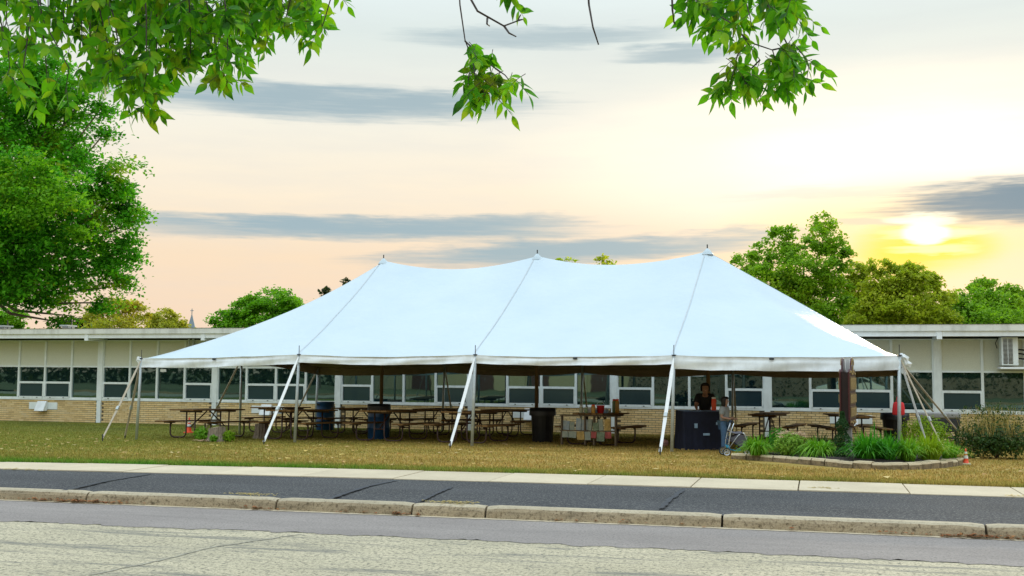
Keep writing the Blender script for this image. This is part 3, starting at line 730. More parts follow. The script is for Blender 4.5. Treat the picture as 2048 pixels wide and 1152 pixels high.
# valances
def valance(P0, P1, n, out, seed, drop=.25, dip=0.):
    rng = random.Random(seed); ph = [rng.uniform(0, 6) for _ in range(4)]; V = []; nz = 6
    for i in range(n + 1):
        t = i / n; X = P0[0] + (P1[0] - P0[0]) * t; v = P0[1] + (P1[1] - P0[1]) * t; z0 = tz(X, v)
        tb = (t * dip) % 1. if dip else t
        fold = math.sin(t * 19 + ph[0]) * .4 + math.sin(t * 41 + ph[1]) * .35 + math.sin(t * 77 + ph[2]) * .25
        pin = math.exp(-min(t, 1 - t) * 12)
        for j in range(nz + 1):
            s = j / nz; o = .012 - .045 * math.exp(-((s - .12) / .1) ** 2) * (1 - pin) + s * (.03 + .030 * fold) + .02 * math.sin(s * 5 + t * 14 + ph[3]) * s
            z = z0 - drop * s + .004 * fold * s
            V.append(T(X + out[0] * o, v + out[1] * o, z))
    Fs = [(i * (nz + 1) + j, (i + 1) * (nz + 1) + j, (i + 1) * (nz + 1) + j + 1, i * (nz + 1) + j + 1) for i in range(n) for j in range(nz)]
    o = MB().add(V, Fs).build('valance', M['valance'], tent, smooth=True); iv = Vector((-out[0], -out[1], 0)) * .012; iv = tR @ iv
    MB().add([q_ + iv for q_ in V], Fs).build('inner_shade', M['inner_shade'], o, smooth=True)  # same added shade-coloured sheet on the valance's inner face
    return o
for k in range(4):
    valance((BAY * k, 0), (BAY * (k + 1), 0), 70, (0, -1), 10 + k, (.23, .19, .19, .29)[k]); valance((BAY * k, TW), (BAY * (k + 1), TW), 40, (0, 1), 20 + k)
for k in range(2):
    valance((0, TW / 2 * k), (0, TW / 2 * (k + 1)), 40, (-1, 0), 30 + k); valance((TL, TW / 2 * k), (TL, TW / 2 * (k + 1)), 40, (1, 0), 40 + k)
# poles
for k in range(5):
    for v in (0, TW):
        X = BAY * k; top = T(X, v, tz(X, v)); bx_, by_ = T(X, v, 0).xy; ba = Vector((bx_ - .05, by_ - .03, lawn_z(bx_, by_) - .02))
        pole = MB().tube([ba, top + Vector((0, 0, -.02))], .036, 10).build('side_pole', M['steel'], tent, smooth=True)
        MB().tube([top + Vector((0, 0, -.03)), top + Vector((0, 0, .22 if v == 0 else .26))], .009, 6).build('pole_spike', M['dark_steel'], pole)
        MB().lathe(top + Vector((0, 0, .0)), [(.0, .02), (.05, .012), (.055, 0), (.03, -.02)], 10).build('pole_cap', M['dark_steel'], pole)
for X in (0, TL):
    top = T(X, TW / 2, tz(X, TW / 2)); b0 = T(X, TW / 2, 0); MB().tube([(b0.x, b0.y, lawn_z(b0.x, b0.y)), top], .036, 10).build('side_pole', M['steel'], tent, smooth=True)
for k in (1, 2, 3):
    X = BAY * k; top = T(X, TW / 2, ZE + HP); b0 = T(X, TW / 2, 0)
    p = MB().tube([(b0.x, b0.y, lawn_z(b0.x, b0.y)), top + Vector((0, 0, .02))], .05, 12).build('centre_pole', M['pole_wood'], tent, smooth=True)
    MB().tube([top + Vector((0, 0, -.05)), top + Vector((0, 0, .17))], .016, 8).build('pole_spike', M['dark_steel'], p)
    MB().lathe(top, [(.02, .07), (.06, .03), (.13, -.045), (.16, -.10)], 16, False).build('peak_cap', M['vinyl'], p, smooth=True)
# guy straps and stakes
def strap(X, v, dX, dv, mat, w=.055, lift=0.):
    a = T(X + dX * .02, v + dv * .02, tz(X, v) - .06 + lift); e = T(X + dX, v + dv, 0); e.z = lawn_z(e.x, e.y) + .07
    d = (e - a).normalized(); side = d.cross(Vector((0, 0, 1))).normalized(); side = (side + Vector((RT.x, RT.y, 0)) * .9).normalized() if abs(side.dot(RT)) < .5 else side
    P = [a + (e - a) * t + Vector((0, 0, -.03 * math.sin(math.pi * t))) for t in np.linspace(0, 1, 14)]
    mb = MB(); hw = [w * (.35 + .65 * min(1, i / 2)) * (.8 if i > 9 else 1) for i in range(14)]
    A_ = [p + side * hw[i] / 2 for i, p in enumerate(P)]; B_ = [p - side * hw[i] / 2 for i, p in enumerate(P)]; off = side.cross(d).normalized() * .006
    mb.strip([p + off for p in A_], [p + off for p in B_]); mb.strip([p - off for p in A_], [p - off for p in B_]); mb.strip([p + off for p in A_], [p - off for p in A_]); mb.strip([p + off for p in B_], [p - off for p in B_])
    s = mb.build('guy_strap', M[mat], tent)
    q = a.lerp(e, .62); MB().box(q, (.075, .04, .10), d.to_track_quat('Z', 'Y').to_matrix()).build('ratchet', M['steel'], s, bevel=.008)
    g0 = e - Vector((0, 0, .30)); MB().tube([g0, e + Vector((0, 0, .10)) - d * 0], .016, 8).build('stake', M['dark_steel'], tent)
for k, (o, ov) in enumerate(((-.05, -1.3), (-.02, -1.45), (0, -1.45), (0, -1.5))):
    strap(BAY * k, 0, o, ov, 'strap_white' if k else 'strap_tan', .075 if k else .065)
strap(0, 0, -.62, .25, 'strap_tan', .06); strap(TL, 0, .85, -.35, 'strap_tan', .06); strap(TL, 0, .55, -.1, 'strap_white', .05)
strap(0, TW / 2, -1.2, 0, 'strap_tan', .06); strap(0, TW, -1.1, .1, 'strap_tan', .06); strap(TL, TW / 2, 1.6, 0, 'strap_tan', .06); strap(TL, TW, 1.5, .1, 'strap_tan', .06)
for k in range(1, 4): strap(BAY * k, TW, -.05, 1.0, 'strap_tan', .05)
# spare webbing rolled up at the corners and mid-bay tie rings
for X, v in ((0, 0), (TL, 0), (TL, TW)):
    c = T(X + (.10 if X else -.12), v + (.1 if v == 0 else -.3), tz(X, v) - .06)
    mb = MB().lathe((0, 0, 0), [(.015, .10), (.055, .08), (.085, .02), (.06, -.05), (.075, -.11), (.03, -.17)], 14, True, 1, .6); rw = random.Random(int(X + v))
    mb.v = [tuple(c + Vector((a_ * rw.uniform(.6, 1.35) - z_ * .45, b_ * rw.uniform(.6, 1.35), z_ + rw.uniform(-.02, .02)))) for a_, b_, z_ in mb.v]; mb.build('webbing_roll', M['valance'], tent)
for X in (BAY * .48, BAY * 2.52, BAY * 3.45):
    c = T(X, -.035, tz(X, 0) - .035); MB().box(c, (.10, .03, .045)).build('tie_buckle', M['dark_steel'], tent, bevel=.01)

# ================================================================== PICNIC TABLES
def make_table(name='picnic_table'):
    root = thing(name, (0, 0, 0), None, 'table', 'picnic tables under the tent')
    L = 2.42
    for i in range(5):                                      # five boards of the top, along local y
        MB().box((-.30 + .15 * i, 0, .745), (.140, L, .038)).build('top_board', M['plank'], root, bevel=.005)
    for s in (-1, 1):
        for i in range(2):
            MB().box((s * (.60 + .148 * i), 0, .435), (.138, L, .038)).build('seat_board', M['plank'], root, bevel=.005)
    for e in (-1, 1):
        y = e * .78
        fr = MB().box((0, y, .705), (.66, .07, .045)).build('end_frame', M['table_steel'], root, bevel=.004)
        for s in (-1, 1):
            pts = [(s * .135, y, .70), (s * .135, y, .16), (s * .15, y, .085), (s * .20, y, .04), (s * .28, y, .022), (s * .50, y, .022), (s * .57, y, .04), (s * .615, y, .085), (s * .63, y, .16), (s * .63, y, .40)]
            MB().tube(pts, .021, 8).build('leg', M['table_steel'], fr, smooth=True)
            MB().box((s * .66, y, .402), (.30, .06, .03)).build('seat_bracket', M['table_steel'], fr)
            MB().prism([(s * .57, .40), (s * .645, .40), (s * .645, .30)], y - .012, y + .012, 'y').build('gusset', M['table_steel'], fr)
        MB().tube([(-.135, y, .30), (.135, y, .30)], .014, 6).build('cross_bar', M['table_steel'], fr)
        MB().tube([(0, e * .06, .715), (0, y, .30)], .017, 6).build('brace', M['table_steel'], root)
    return root
TABLES = [  # front-frame pixel on the lawn, label
    ((380, 877), 0, 'picnic table at the far left end, behind the big tree stump'),
    ((572, 880), -1, 'front picnic table between the two stumps and the front blue drum'),
    ((758, 883), 1, 'front picnic table standing directly in front of the front blue drum'),
    ((923, 887), 0, 'front picnic table beside the middle white guy strap, left of the black bin'),
    ((1185, 891), -2, 'picnic table crowded with jars, boxes and bottles for sale'),
    ((535, 866), 1, 'rear picnic table second from the left, near the rear blue drum'),
    ((697, 868), 0, 'rear picnic table between the two blue drums'),
    ((858, 870), 2, 'rear picnic table right of the front blue drum, near the brick wall'),
    ((995, 873), -1, 'rear picnic table just left of the black bin'),
]
tab0 = make_table()
for i, (px, dr, lab) in enumerate(TABLES):
    t = tab0 if i == 0 else dup(tab0)
    p = onlawn(*px); rz = TA + rad(dr); ax = Matrix.Rotation(rz, 3, 'Z') @ Vector((0, 1, 0)); c = p + ax * .78
    t.location = (c.x, c.y, lawn_z(c.x, c.y) + .005); t.rotation_euler = (math.atan(-.0222), 0, rz); t["label"] = lab
for px, Y, rz, lab in ((1540, 31.8, -8, 'picnic table in front of the brick wall, behind the stroller'), (1697, 31.2, 14, 'picnic table half hidden behind the carved sign')):
    d = ray(px, 870); x = d.x * Y / d.y; t = dup(tab0); t.location = (x, Y, lawn_z(x, Y) + .005); t.rotation_euler = (0, 0, rad(rz)); t["label"] = lab

# ================================================================== DRUMS, BINS, CONES, STUMPS
def drum(px, py, label, liner):
    p = onlawn(px, py); r = thing('drum', p, label, 'drum', 'blue plastic drums used as bins')
    prof = [(.27, 0), (.285, .03), (.287, .27), (.295, .29), (.295, .31), (.287, .33), (.287, .56), (.295, .58), (.295, .60), (.287, .62), (.285, .86), (.295, .875), (.295, .90), (.27, .90), (.265, .80)]
    MB().lathe(p, prof, 28, False).build('drum_body', M['drum_blue'], r, smooth=True)
    if liner:
        rng = random.Random(4); V = []; n = 40
        for j, (rr_, z) in enumerate(((.24, .84), (.27, .915), (.30, .92), (.306, .85), (.31, .745))):
            for k in range(n): a = k * 2 * math.pi / n; w = 1 + (.02 * math.sin(k * 2.7) + rng.uniform(-.01, .01)) * (j / 4); V.append(p + Vector((rr_ * w * math.cos(a), rr_ * w * math.sin(a), z + (.03 * math.sin(k * 1.3) if j == 4 else 0))))
        MB().add(V, [(j * n + k, j * n + (k + 1) % n, (j + 1) * n + (k + 1) % n, (j + 1) * n + k) for j in range(4) for k in range(n)]).build('bin_liner', M['black_plastic'], r, smooth=True)
    else: MB().lathe(p, [(.27, .895), (.27, .915), (.0, .925)], 24, False).build('lid', M['black_plastic'], r)
    MB().box(p + Vector((-.12, -.27, .83)), (.09, .05, .06)).build('bung', M['black_plastic'], r)
drum(757, 878, 'blue drum with black liner over its rim, behind the front table', True)
p = onlawn(650, 860); drum(650, 860, 'plain blue drum with black lid standing further back by the wall', False)
def bin_(p, h, w, label, n=18):
    r = thing('trash_bin', p, label, 'bin', 'black bins')
    MB().lathe(p, [(w * .82, 0), (w * .86, .02), (w, h * .93), (w * 1.08, h * .93), (w * 1.08, h), (w * .96, h), (w * .9, h * .8)], n, False).build('bin_body', M['black_plastic'], r, smooth=False)
    V = []; rng = random.Random(3); m_ = 36
    for j, (q, z) in enumerate(((.9, .9), (1.0, 1.015), (1.1, 1.02), (1.12, .9), (1.13, .8))):
        for k in range(m_): a = k * 2 * math.pi / m_; ww = w * q * (1 + .03 * math.sin(k * 3.1) * j / 4 + rng.uniform(-.01, .01)); V.append(p + Vector((ww * math.cos(a), ww * math.sin(a), z * h)))
    MB().add(V, [(j * m_ + k, j * m_ + (k + 1) % m_, (j + 1) * m_ + (k + 1) % m_, (j + 1) * m_ + k) for j in range(4) for k in range(m_)]).build('bin_liner', M['black_plastic'], r, smooth=True)
bin_(onlawn(1085, 884), .84, .30, 'black bin standing left of the table with jars')
p = Vector((2.0, 31.6, lawn_z(2, 31.6))); bin_(p, .82, .33, 'black bin near the right corner of the tent')
def cone(p, h, label, base_mat):
    r = thing('traffic_cone', p, label, 'cone', 'orange traffic cones')
    MB().box(p + Vector((0, 0, .018)), (h * .52, h * .52, .036)).build('base', base_mat, r, bevel=.01)
    R_ = lambda t: h * (.185 * (1 - t) + .035 * t)
    MB().lathe(p, [(R_(0), .03)] + [(R_(t), h * t) for t in (.1, .3, .6, .85, .98)] + [(R_(1) * .6, h)], 20, True).build('cone_body', M['orange'], r, smooth=True)
    for t0, t1 in ((.40, .58), (.68, .80)):
        MB().lathe(p, [(R_(t0) + .004, h * t0), (R_(t1) + .004, h * t1)], 20, False).build('reflective_band', M['cone_white'], r, smooth=True)
cone(onlawn(378, 866), .46, 'orange cone with white bands under the leftmost picnic table', M['orange'])
cone(onlawn(1932, 930), .30, 'small orange cone at the right end of the garden edging', M['cone_base'])
def stump(px, py, rr_, h, label):
    p = onlawn(px, py) + Vector((0, rr_, 0)); p.z = lawn_z(p.x, p.y)
    r = thing('tree_stump', p, label, 'tree stump', 'cut tree stumps'); rng = random.Random(px); n = 40; V = []
    lev = (-.05, .03, .1, .18, .28, h * .85, h); wid = (1.45, 1.28, 1.12, 1.04, 1.0, .99, .98)
    rid = [1 + .05 * math.sin(k * 2.1) + rng.uniform(-.06, .06) for k in range(n)]
    for z, w in zip(lev, wid):
        for k in range(n): a = k * 2 * math.pi / n; q = rr_ * w * (rid[k] + rng.uniform(-.015, .015)); V.append(p + Vector((q * math.cos(a), q * math.sin(a), z + .025 * math.cos(a) * (z > .2))))
    MB().add(V, [(j * n + k, j * n + (k + 1) % n, (j + 1) * n + (k + 1) % n, (j + 1) * n + k) for j in range(len(lev) - 1) for k in range(n)]).build('bark', M['bark'], r)
    tv = V[-n:]; MB().add([v + Vector((0, 0, .006)) for v in tv] + [sum(tv, Vector()) / n + Vector((0, 0, .018))], [(k, (k + 1) % n, n) for k in range(n)]).build('cut_face', M['cut_wood'], r)
    return r, p
r, p = stump(424, 884, .20, .34, 'sawn tree stump with leafy shoots around it at the front left')
P = [(p.x - .22 + rng.gauss(0, .12), p.y - .30 + rng.gauss(0, .06), p.z + .02 + rng.random() * .03) for _ in range(160)]
tag(scatter_leaves('sawdust', P, .05, M['sawdust'], 8, r, .3), kind='stuff')
stump_p = p
stump(516, 878, .17, .40, 'narrower sawn stump between the first two front picnic tables')

# ================================================================== FLOWER BED
bed_px = [(1462, 918), (1512, 921), (1562, 925), (1620, 930), (1700, 937), (1760, 940), (1830, 939.5), (1890, 935.5), (1938, 928)]
BP = [onlawn(*q) for q in bed_px]
def resample(P, step):
    out_ = [P[0].copy()]; acc = 0.
    for a, b in zip(P[:-1], P[1:]):
        L = (b - a).length; t = step - acc
        while t <= L: out_.append(a.lerp(b, t / L)); t += step
        acc = (acc + L) % step
    return out_
# smooth the front curve, then close the ring behind
dense = []
for i in range(len(BP) - 1):
    p0, p1, p2, p3 = BP[max(i - 1, 0)], BP[i], BP[i + 1], BP[min(i + 2, len(BP) - 1)]
    for t in np.linspace(0, 1, 8, endpoint=False):
        dense.append(.5 * ((2 * p1) + (p2 - p0) * t + (2 * p0 - 5 * p1 + 4 * p2 - p3) * t * t + (3 * p1 - p0 - 3 * p2 + p3) * t ** 3))
dense.append(BP[-1])
ring = resample(dense, .335)
edging = thing('garden_edging', BP[4], 'curved low edging of tan concrete blocks around the flower bed', 'edging')
rng = random.Random(31)
for a, b in zip(ring[:-1], ring[1:]):
    d = (b - a); d.z = 0; d.normalize(); n = Vector((-d.y, d.x, 0)); w = .318; L = (b - a).length - .012
    c = a.lerp(b, .5); z0 = lawn_z(c.x, c.y); tilt = rng.uniform(-.012, .012)
    o0 = rng.uniform(-.012, .012); V = []
    for zz, inset in ((z0 - .06, 0), (z0 + .085 + tilt, .0), (z0 + .118 + tilt, .022)):
        for s, dd in ((-.5, 0), (0, -.028), (.5, 0), (.42, .20), (-.42, .20)):
            V.append(c + d * (L * s * (1 - inset * .6)) + n * (dd + o0 + (inset if dd < .1 else -inset)) + Vector((0, 0, zz - c.z)))
    Fs = [(0, 1, 2, 3, 4)[::-1], (10, 11, 12, 13, 14)] + [(j * 5 + k, j * 5 + (k + 1) % 5, (j + 1) * 5 + (k + 1) % 5, (j + 1) * 5 + k) for j in (0, 1) for k in range(5)]
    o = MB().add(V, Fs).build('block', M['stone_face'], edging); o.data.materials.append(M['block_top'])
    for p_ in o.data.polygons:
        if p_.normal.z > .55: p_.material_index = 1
back = [Vector((2.6, 23.2, 0)), Vector((1.6, 24.2, 0)), Vector((.2, 24.2, 0)), Vector((-1.1, 23.0, 0))]
rim = [p + Vector((0, .13, 0)) for p in dense[::3]] + back
cc = sum(rim, Vector()) / len(rim); mb = MB()
outer = [Vector((p.x, p.y, lawn_z(p.x, p.y) + .07)) for p in rim]; inner = [Vector((cc.x + (p.x - cc.x) * .7, cc.y + (p.y - cc.y) * .7, lawn_z(p.x, p.y) + .14)) for p in rim]
n = len(rim); mb.add(outer + inner + [Vector((cc.x, cc.y, lawn_z(cc.x, cc.y) + .17))], [(k, (k + 1) % n, n + (k + 1) % n, n + k) for k in range(n)] + [(n + k, n + (k + 1) % n, 2 * n) for k in range(n)])
mb.add([Vector((p.x, p.y, lawn_z(p.x, p.y) - .05)) for p in outer] + outer, [(k, (k + 1) % n, n + (k + 1) % n, n + k) for k in range(n)])
tag(mb.build('flower_bed_soil', M['mulch'], smooth=True), kind='structure')
P = []
for _ in range(900):
    q = rng.choice(dense); t = rng.random(); x = q.x + (cc.x - q.x) * t * .5; y = q.y + .14 + (cc.y - q.y) * t * .5; P.append((x, y, lawn_z(x, y) + .10 + .05 * t))
simple('bark_chip', (.06, .042, .03), .95, .5, 30)
tag(scatter_leaves('bark_chips', P, .05, M['bark_chip'], 9), 'dark bark chips covering the flower bed soil', 'bark chips', kind='stuff')

# ------------------------------------------------------------------ plants
def blade_plant(name, p, n, h, spread, w, mat, label, cat, seed, droop=.5, stems=None, group='plants in the flower bed', up=.3):
    r = thing(name, p, label, cat, group); rg = np.random.default_rng(seed); seg = 5; V = []; Fs = []
    for i in range(n):
        a = rg.uniform(0, 2 * np.pi); L = h * rg.uniform(.7, 1.25); out_ = spread * rg.uniform(.15, 1.0); ww = w * rg.uniform(.7, 1.25)
        b0 = Vector(p) + Vector((math.cos(a), math.sin(a), 0)) * rg.uniform(0, .35) * spread + Vector((rg.normal(0, .02), rg.normal(0, .02), 0)); d = Vector((math.cos(a), math.sin(a), 0)); sd_ = Vector((-d.y, d.x, 0))
        sd_ = (sd_ + Vector((rg.normal(0, .5), rg.normal(0, .5), 0))).normalized(); base = len(V); hz = L * rg.uniform(.75, 1.0)
        for k in range(seg + 1):
            t = k / seg; q = b0 + d * out_ * (t ** 1.3) * 1.15 + Vector((0, 0, hz * (t * (1 + up) - (droop + .25) * t ** 2.2 * (out_ / spread + .35))))
            wk = ww * (1 - t ** 2.2) * (.5 + .5 * min(1, t * 4)) + .0005
            V += [q + sd_ * wk, q - sd_ * wk]
        Fs += [(base + 2 * k, base + 2 * k + 1, base + 2 * k + 3, base + 2 * k + 2) for k in range(seg)]
    tag(fast('blades', V, Fs, mat, r), kind='stuff')
    return r
def leaf_cloud(P, N_, size, rg, up=.5, asp=.55):
    """n rhombic leaves at P facing N_"""
    n = len(P); t = rg.normal(size=(n, 3)); N_ = N_ / np.linalg.norm(N_, axis=1, keepdims=True)
    t -= N_ * np.sum(t * N_, 1, keepdims=True); t /= np.linalg.norm(t, axis=1, keepdims=True); b = np.cross(N_, t); s = (size * rg.uniform(.6, 1.4, n))[:, None]
    V = np.zeros((n, 4, 3)); V[:, 0] = P - t * s * .5; V[:, 1] = P - b * s * asp * .5 + N_ * s * .12; V[:, 2] = P + t * s * .5; V[:, 3] = P + b * s * asp * .5 + N_ * s * .12
    return V.reshape(-1, 3), np.arange(4 * n).reshape(-1, 4)
def shrub(name, p, radii, n, size, mat, label, cat, seed, group='plants in the flower bed', shell=.5, parent=None):
    r = parent or thing(name, p, label, cat, group); rg = np.random.default_rng(seed)
    d = rg.normal(size=(n, 3)); d /= np.linalg.norm(d, axis=1, keepdims=True); rad_ = (shell + (1 - shell) * rg.uniform(0, 1, n)) * (1 + .16 * np.sin(d[:, 0] * 7 + seed) * np.cos(d[:, 1] * 6 + d[:, 2] * 5))
    P = np.array(p) + np.array([0, 0, radii[2] * .95]) + d * rad_[:, None] * np.array(radii); ok = P[:, 2] > p[2]; P = P[ok]
    V, Fc = leaf_cloud(P, d[ok] + rg.normal(0, .6, P.shape) + np.array([0, 0, .5]), size, rg)
    tag(fast('foliage', V, Fc, mat, r), kind='stuff'); mb = MB()
    for k in range(5):
        a = k * 1.3; mb.tube([Vector(p), Vector(p) + Vector((math.cos(a) * radii[0] * .4, math.sin(a) * radii[1] * .4, radii[2] * 1.2))], [.012, .005], 5)
    mb.build('stem', M['twig'], r)
    return r
def bedp(px, py, D):
    q = at(px, py, D); return Vector((q.x, q.y, lawn_z(q.x, q.y) + .10))
blade_plant('daylily', bedp(1515, 913, 20.6), 330, .52, .36, .011, M['lily_leaf'], 'grassy light green daylily clump beside the stroller wheel', 'plant', 1, .75)
shrub('dark_shrub', bedp(1558, 908, 21.2), (.24, .22, .26), 1300, .045, M['lily_deep'], 'small dark green shrub between the daylily and the pink sedum', 'plant', 2)
sed = blade_plant('sedum', bedp(1580, 915, 20.35), 60, .30, .14, .010, M['sedum_leaf'], 'pale green sedum topped with pink flower heads', 'plant', 3, .15)
q = bedp(1580, 915, 20.35); shrub('x', q, (.30, .27, .23), 2300, .045, M['sedum_leaf'], '', '', 4, parent=sed)
rng = random.Random(5)
for k in range(13):
    a = rng.uniform(0, 6.28); rr_ = .27 * math.sqrt(rng.random()); c = q + Vector((rr_ * math.cos(a), rr_ * math.sin(a), .48 - rr_ * .35 + rng.uniform(-.03, .03))); rg = np.random.default_rng(k)
    P = np.array(c) + rg.normal(0, 1, (60, 3)) * np.array([.032, .032, .010]); V, Fc = leaf_cloud(P, rg.normal(0, .5, (60, 3)) + [0, 0, 1], .018, rg, asp=.9); fast('flower_head', V, Fc, M['sedum_flower'], sed)
blade_plant('arching_lily', bedp(1640, 920, 19.9), 420, .50, .46, .014, M['lily_leaf'], 'broad arching bright green clump left of the carved sign', 'plant', 6, .85)
blade_plant('mounded_plant', bedp(1640, 905, 20.8), 240, .58, .40, .012, M['bush_leaf'], 'dull green mounded plant behind the arching clump', 'plant', 16, .8)
# narrow conifer against the sign post
q = bedp(1686, 925, 19.4); con = thing('narrow_conifer', q, 'slim dark green columnar conifer in front of the carved sign', 'conifer', 'plants in the flower bed'); rg = np.random.default_rng(8)
n = 3600; z = rg.uniform(0, .84, n); ra = (.135 * (1 - (z / .9) ** 2.2) + .015) * np.sqrt(rg.uniform(.35, 1, n)) * (1 + .25 * np.sin(z * 23)); a = rg.uniform(0, 2 * np.pi, n)
P = np.c_[q.x + ra * np.cos(a), q.y + ra * np.sin(a), q.z + z]; V, Fc = leaf_cloud(P, np.c_[np.cos(a), np.sin(a), np.full(n, .7)] + rg.normal(0, .5, (n, 3)), .035, rg, asp=.4)
tag(fast('needles', V, Fc, M['conifer_leaf'], con), kind='stuff'); MB().tube([q, q + Vector((0, 0, .75))], [.02, .006], 6).build('stem', M['twig'], con)
blade_plant('feather_grass', bedp(1722, 900, 22.5), 130, .52, .22, .004, M['straw'], 'dry straw coloured tuft of grass beside the sign post', 'plant', 9, .35)
blade_plant('spiky_lily', bedp(1735, 925, 18.95), 400, .60, .42, .016, M['lily_deep'], 'vivid green spiky clump just right of the carved sign', 'plant', 10, .6)
blade_plant('tall_lily', bedp(1775, 925, 18.9), 240, .60, .34, .012, M['lily_deep'], 'green clump with one tall upright blade, second right of the sign', 'plant', 11, .5)
q = bedp(1752, 905, 19.6); blade_plant('upright_blades', q, 14, .60, .16, .016, M['lily_deep'], 'few tall upright blades rising behind the spiky clumps', 'plant', 12, .2)
blade_plant('fine_lily', bedp(1812, 925, 18.95), 380, .55, .34, .010, M['lily_leaf'], 'fine leaved green clump in the middle of the bed right of the sign', 'plant', 13, .6)
blade_plant('lime_plant', bedp(1858, 922, 19.4), 420, .60, .42, .010, M['lime_leaf'], 'yellow green bushy clump near the right end of the bed', 'plant', 14, .55)
q = bedp(1850, 890, 22.8); shrub('tan_shrub', q, (.55, .35, .38), 2600, .05, M['lime_leaf'], 'yellowish shrub behind the flower bed near the tent corner', 'shrub', 15, 'shrubs at the right')
blade_plant('edge_lily', bedp(1898, 925, 20.0), 260, .42, .34, .009, M['lily_leaf'], 'low green clump beside the small orange cone', 'plant', 17, .6)
q = onlawn(2000, 920); q.y += .5
bb = shrub('bush', q, (.95, .75, .40), 5200, .06, M['bush_leaf'], 'wide dark green bush at the right edge of the picture', 'shrub', 18, 'shrubs at the right', .35)
q2 = q + Vector((.25, .3, .15)); rg = np.random.default_rng(19)
V = []; Fs = []
for k in range(260):
    a = rg.uniform(0, 6.28); rr_ = rg.uniform(0, .75); b0 = q + Vector((rr_ * math.cos(a), rr_ * math.sin(a) * .7, .45)); tip = b0 + Vector((rg.normal(0, .12), rg.normal(0, .1), rg.uniform(.25, .62))); s = Vector((.005, .002, 0)); i0 = len(V)
    V += [b0 + s, b0 - s, tip - s * .4, tip + s * .4]; Fs.append((i0, i0 + 1, i0 + 2, i0 + 3))
tag(fast('seed_stems', V, Fs, M['straw'], bb), kind='stuff')
P = np.array([v for v in V])[2::4]; P = P + rg.normal(0, .03, P.shape); Pq = np.repeat(P, 5, 0) + rg.normal(0, .03, (len(P) * 5, 3)); V, Fc = leaf_cloud(Pq, rg.normal(size=Pq.shape), .04, rg); tag(fast('seed_heads', V, Fc, M['bush_leaf'], bb), kind='stuff')
# shoots round the stump
for i, (dx_, dy_, s, lab) in enumerate(((-.33, -.12, .22, 'bright green shoot growing left of the big stump'), (.10, -.30, .11, 'small green shoot in front of the big stump'), (.32, .02, .17, 'loose green shoot growing right of the big stump'))):
    p = stump_p + Vector((dx_, dy_, 0)); p.z = lawn_z(p.x, p.y); shrub('stump_shoot', p, (s, s * .8, s * .85), int(900 * s / .2), .05, M['lily_leaf' if i < 2 else 'tree_green'], lab, 'shoot', 40 + i, 'shoots around the stump', .25)

# ================================================================== CARVED SIGN
sp = at(1697, 880, 21.6); sp.z = lawn_z(sp.x, sp.y) + .1
sign = thing('carved_sign', sp, 'maroon double sided carved sign with gold lettering, standing in the flower bed', 'sign', rz=rad(-7.5))
SR = Matrix.Rotation(rad(-7.5), 4, 'Z'); SR.translation = (sp.x, sp.y, 0)
def put(mb, name, mat, parent, **k):
    mb.v = [tuple(SR @ Vector(v)) for v in mb.v]; return mb.build(name, mat, parent, **k)
zt, za, zb, hw = 1.73, 1.97, .66, .56
outl = [(-hw + .05, zb), (-.18, zb - .03), (0, zb - .07), (.18, zb - .03), (hw - .05, zb), (hw, zb + .06), (hw, zt - .04), (hw - .05, zt + .01), (hw - .14, zt - .015), (.26, zt - .01), (.22, zt + .10)] + \
       [(.22 * math.cos(t), za - .14 + .14 * math.sin(t)) for t in np.linspace(.2, math.pi - .2, 9)] + [(-.22, zt + .10), (-.26, zt - .01), (-hw + .14, zt - .015), (-hw + .05, zt + .01), (-hw, zt - .04), (-hw, zb + .06)]
for s in (-1, 1):
    x0, x1 = (-.095, -.065) if s < 0 else (.065, .095)
    sl = put(MB().prism(outl, x0, x1, 'x'), 'sign_board', M['maroon'], sign, bevel=.012)
    X = x1 if s > 0 else x0
    for k, (z0, z1) in enumerate(((1.32, 1.60), (1.06, 1.28), (.80, 1.02))):
        mb = MB(); mb.bx(min(X, X + s * .012), max(X, X + s * .012), -hw + .08, hw - .08, z0, z1); tb_ = put(mb, 'letter_panel', M['sign_tan'], sl)
        rng = random.Random(k + 5); mb = MB(); nL = 6
        for j in range(nL):                                  # carved gold strokes, one cluster per letter
            yc = -hw + .16 + j * (2 * hw - .32) / (nL - 1)
            for dy_ in (-.045, .04): mb.bx(min(X + s * .012, X + s * .026), max(X + s * .012, X + s * .026), yc + dy_ - .014, yc + dy_ + .014, z0 + .03, z1 - .03)
            zc = rng.choice((z0 + .05, (z0 + z1) / 2, z1 - .05)); mb.bx(min(X + s * .012, X + s * .024), max(X + s * .012, X + s * .024), yc - .03, yc + .025, zc - .014, zc + .014)
        put(mb, 'lettering', M['gold'], tb_)
    mb = MB()
    for yy in np.linspace(-.46, .46, 24): mb.box((X + s * .008, yy, zt - .06 + .03 * math.sin(yy * 13)), (.018, .05, .026)); mb.box((X + s * .008, yy, zb + .05 + .025 * math.sin(yy * 13)), (.018, .05, .024))
    for t in np.linspace(.1, math.pi - .1, 12): mb.box((X + s * .008, .17 * math.cos(t), za - .15 + .12 * math.sin(t)), (.018, .045, .03))
    mb.box((X + s * .008, 0, 1.72), (.02, .05, .16)); put(mb, 'scroll_trim', M['gold'], sl)
for y in (-.40, .40):
    put(MB().bx(-.03, .03, y - .05, y + .05, .0, 1.66), 'post', M['post_grey'], sign, bevel=.006)
put(MB().bx(-.06, .06, -.06, .06, -.05, .70), 'post', M['post_grey'], sign, bevel=.006)
put(MB().bx(-.063, .063, -hw + .03, hw - .03, zb + .03, zt - .05), 'core', M['gap_shade'], sign)  # dark filler added in the gap, standing in for its shadow
put(MB().bx(-.03, .03, -.03, .03, 1.66, 1.93), 'spacer', M['cone_white'], sign)

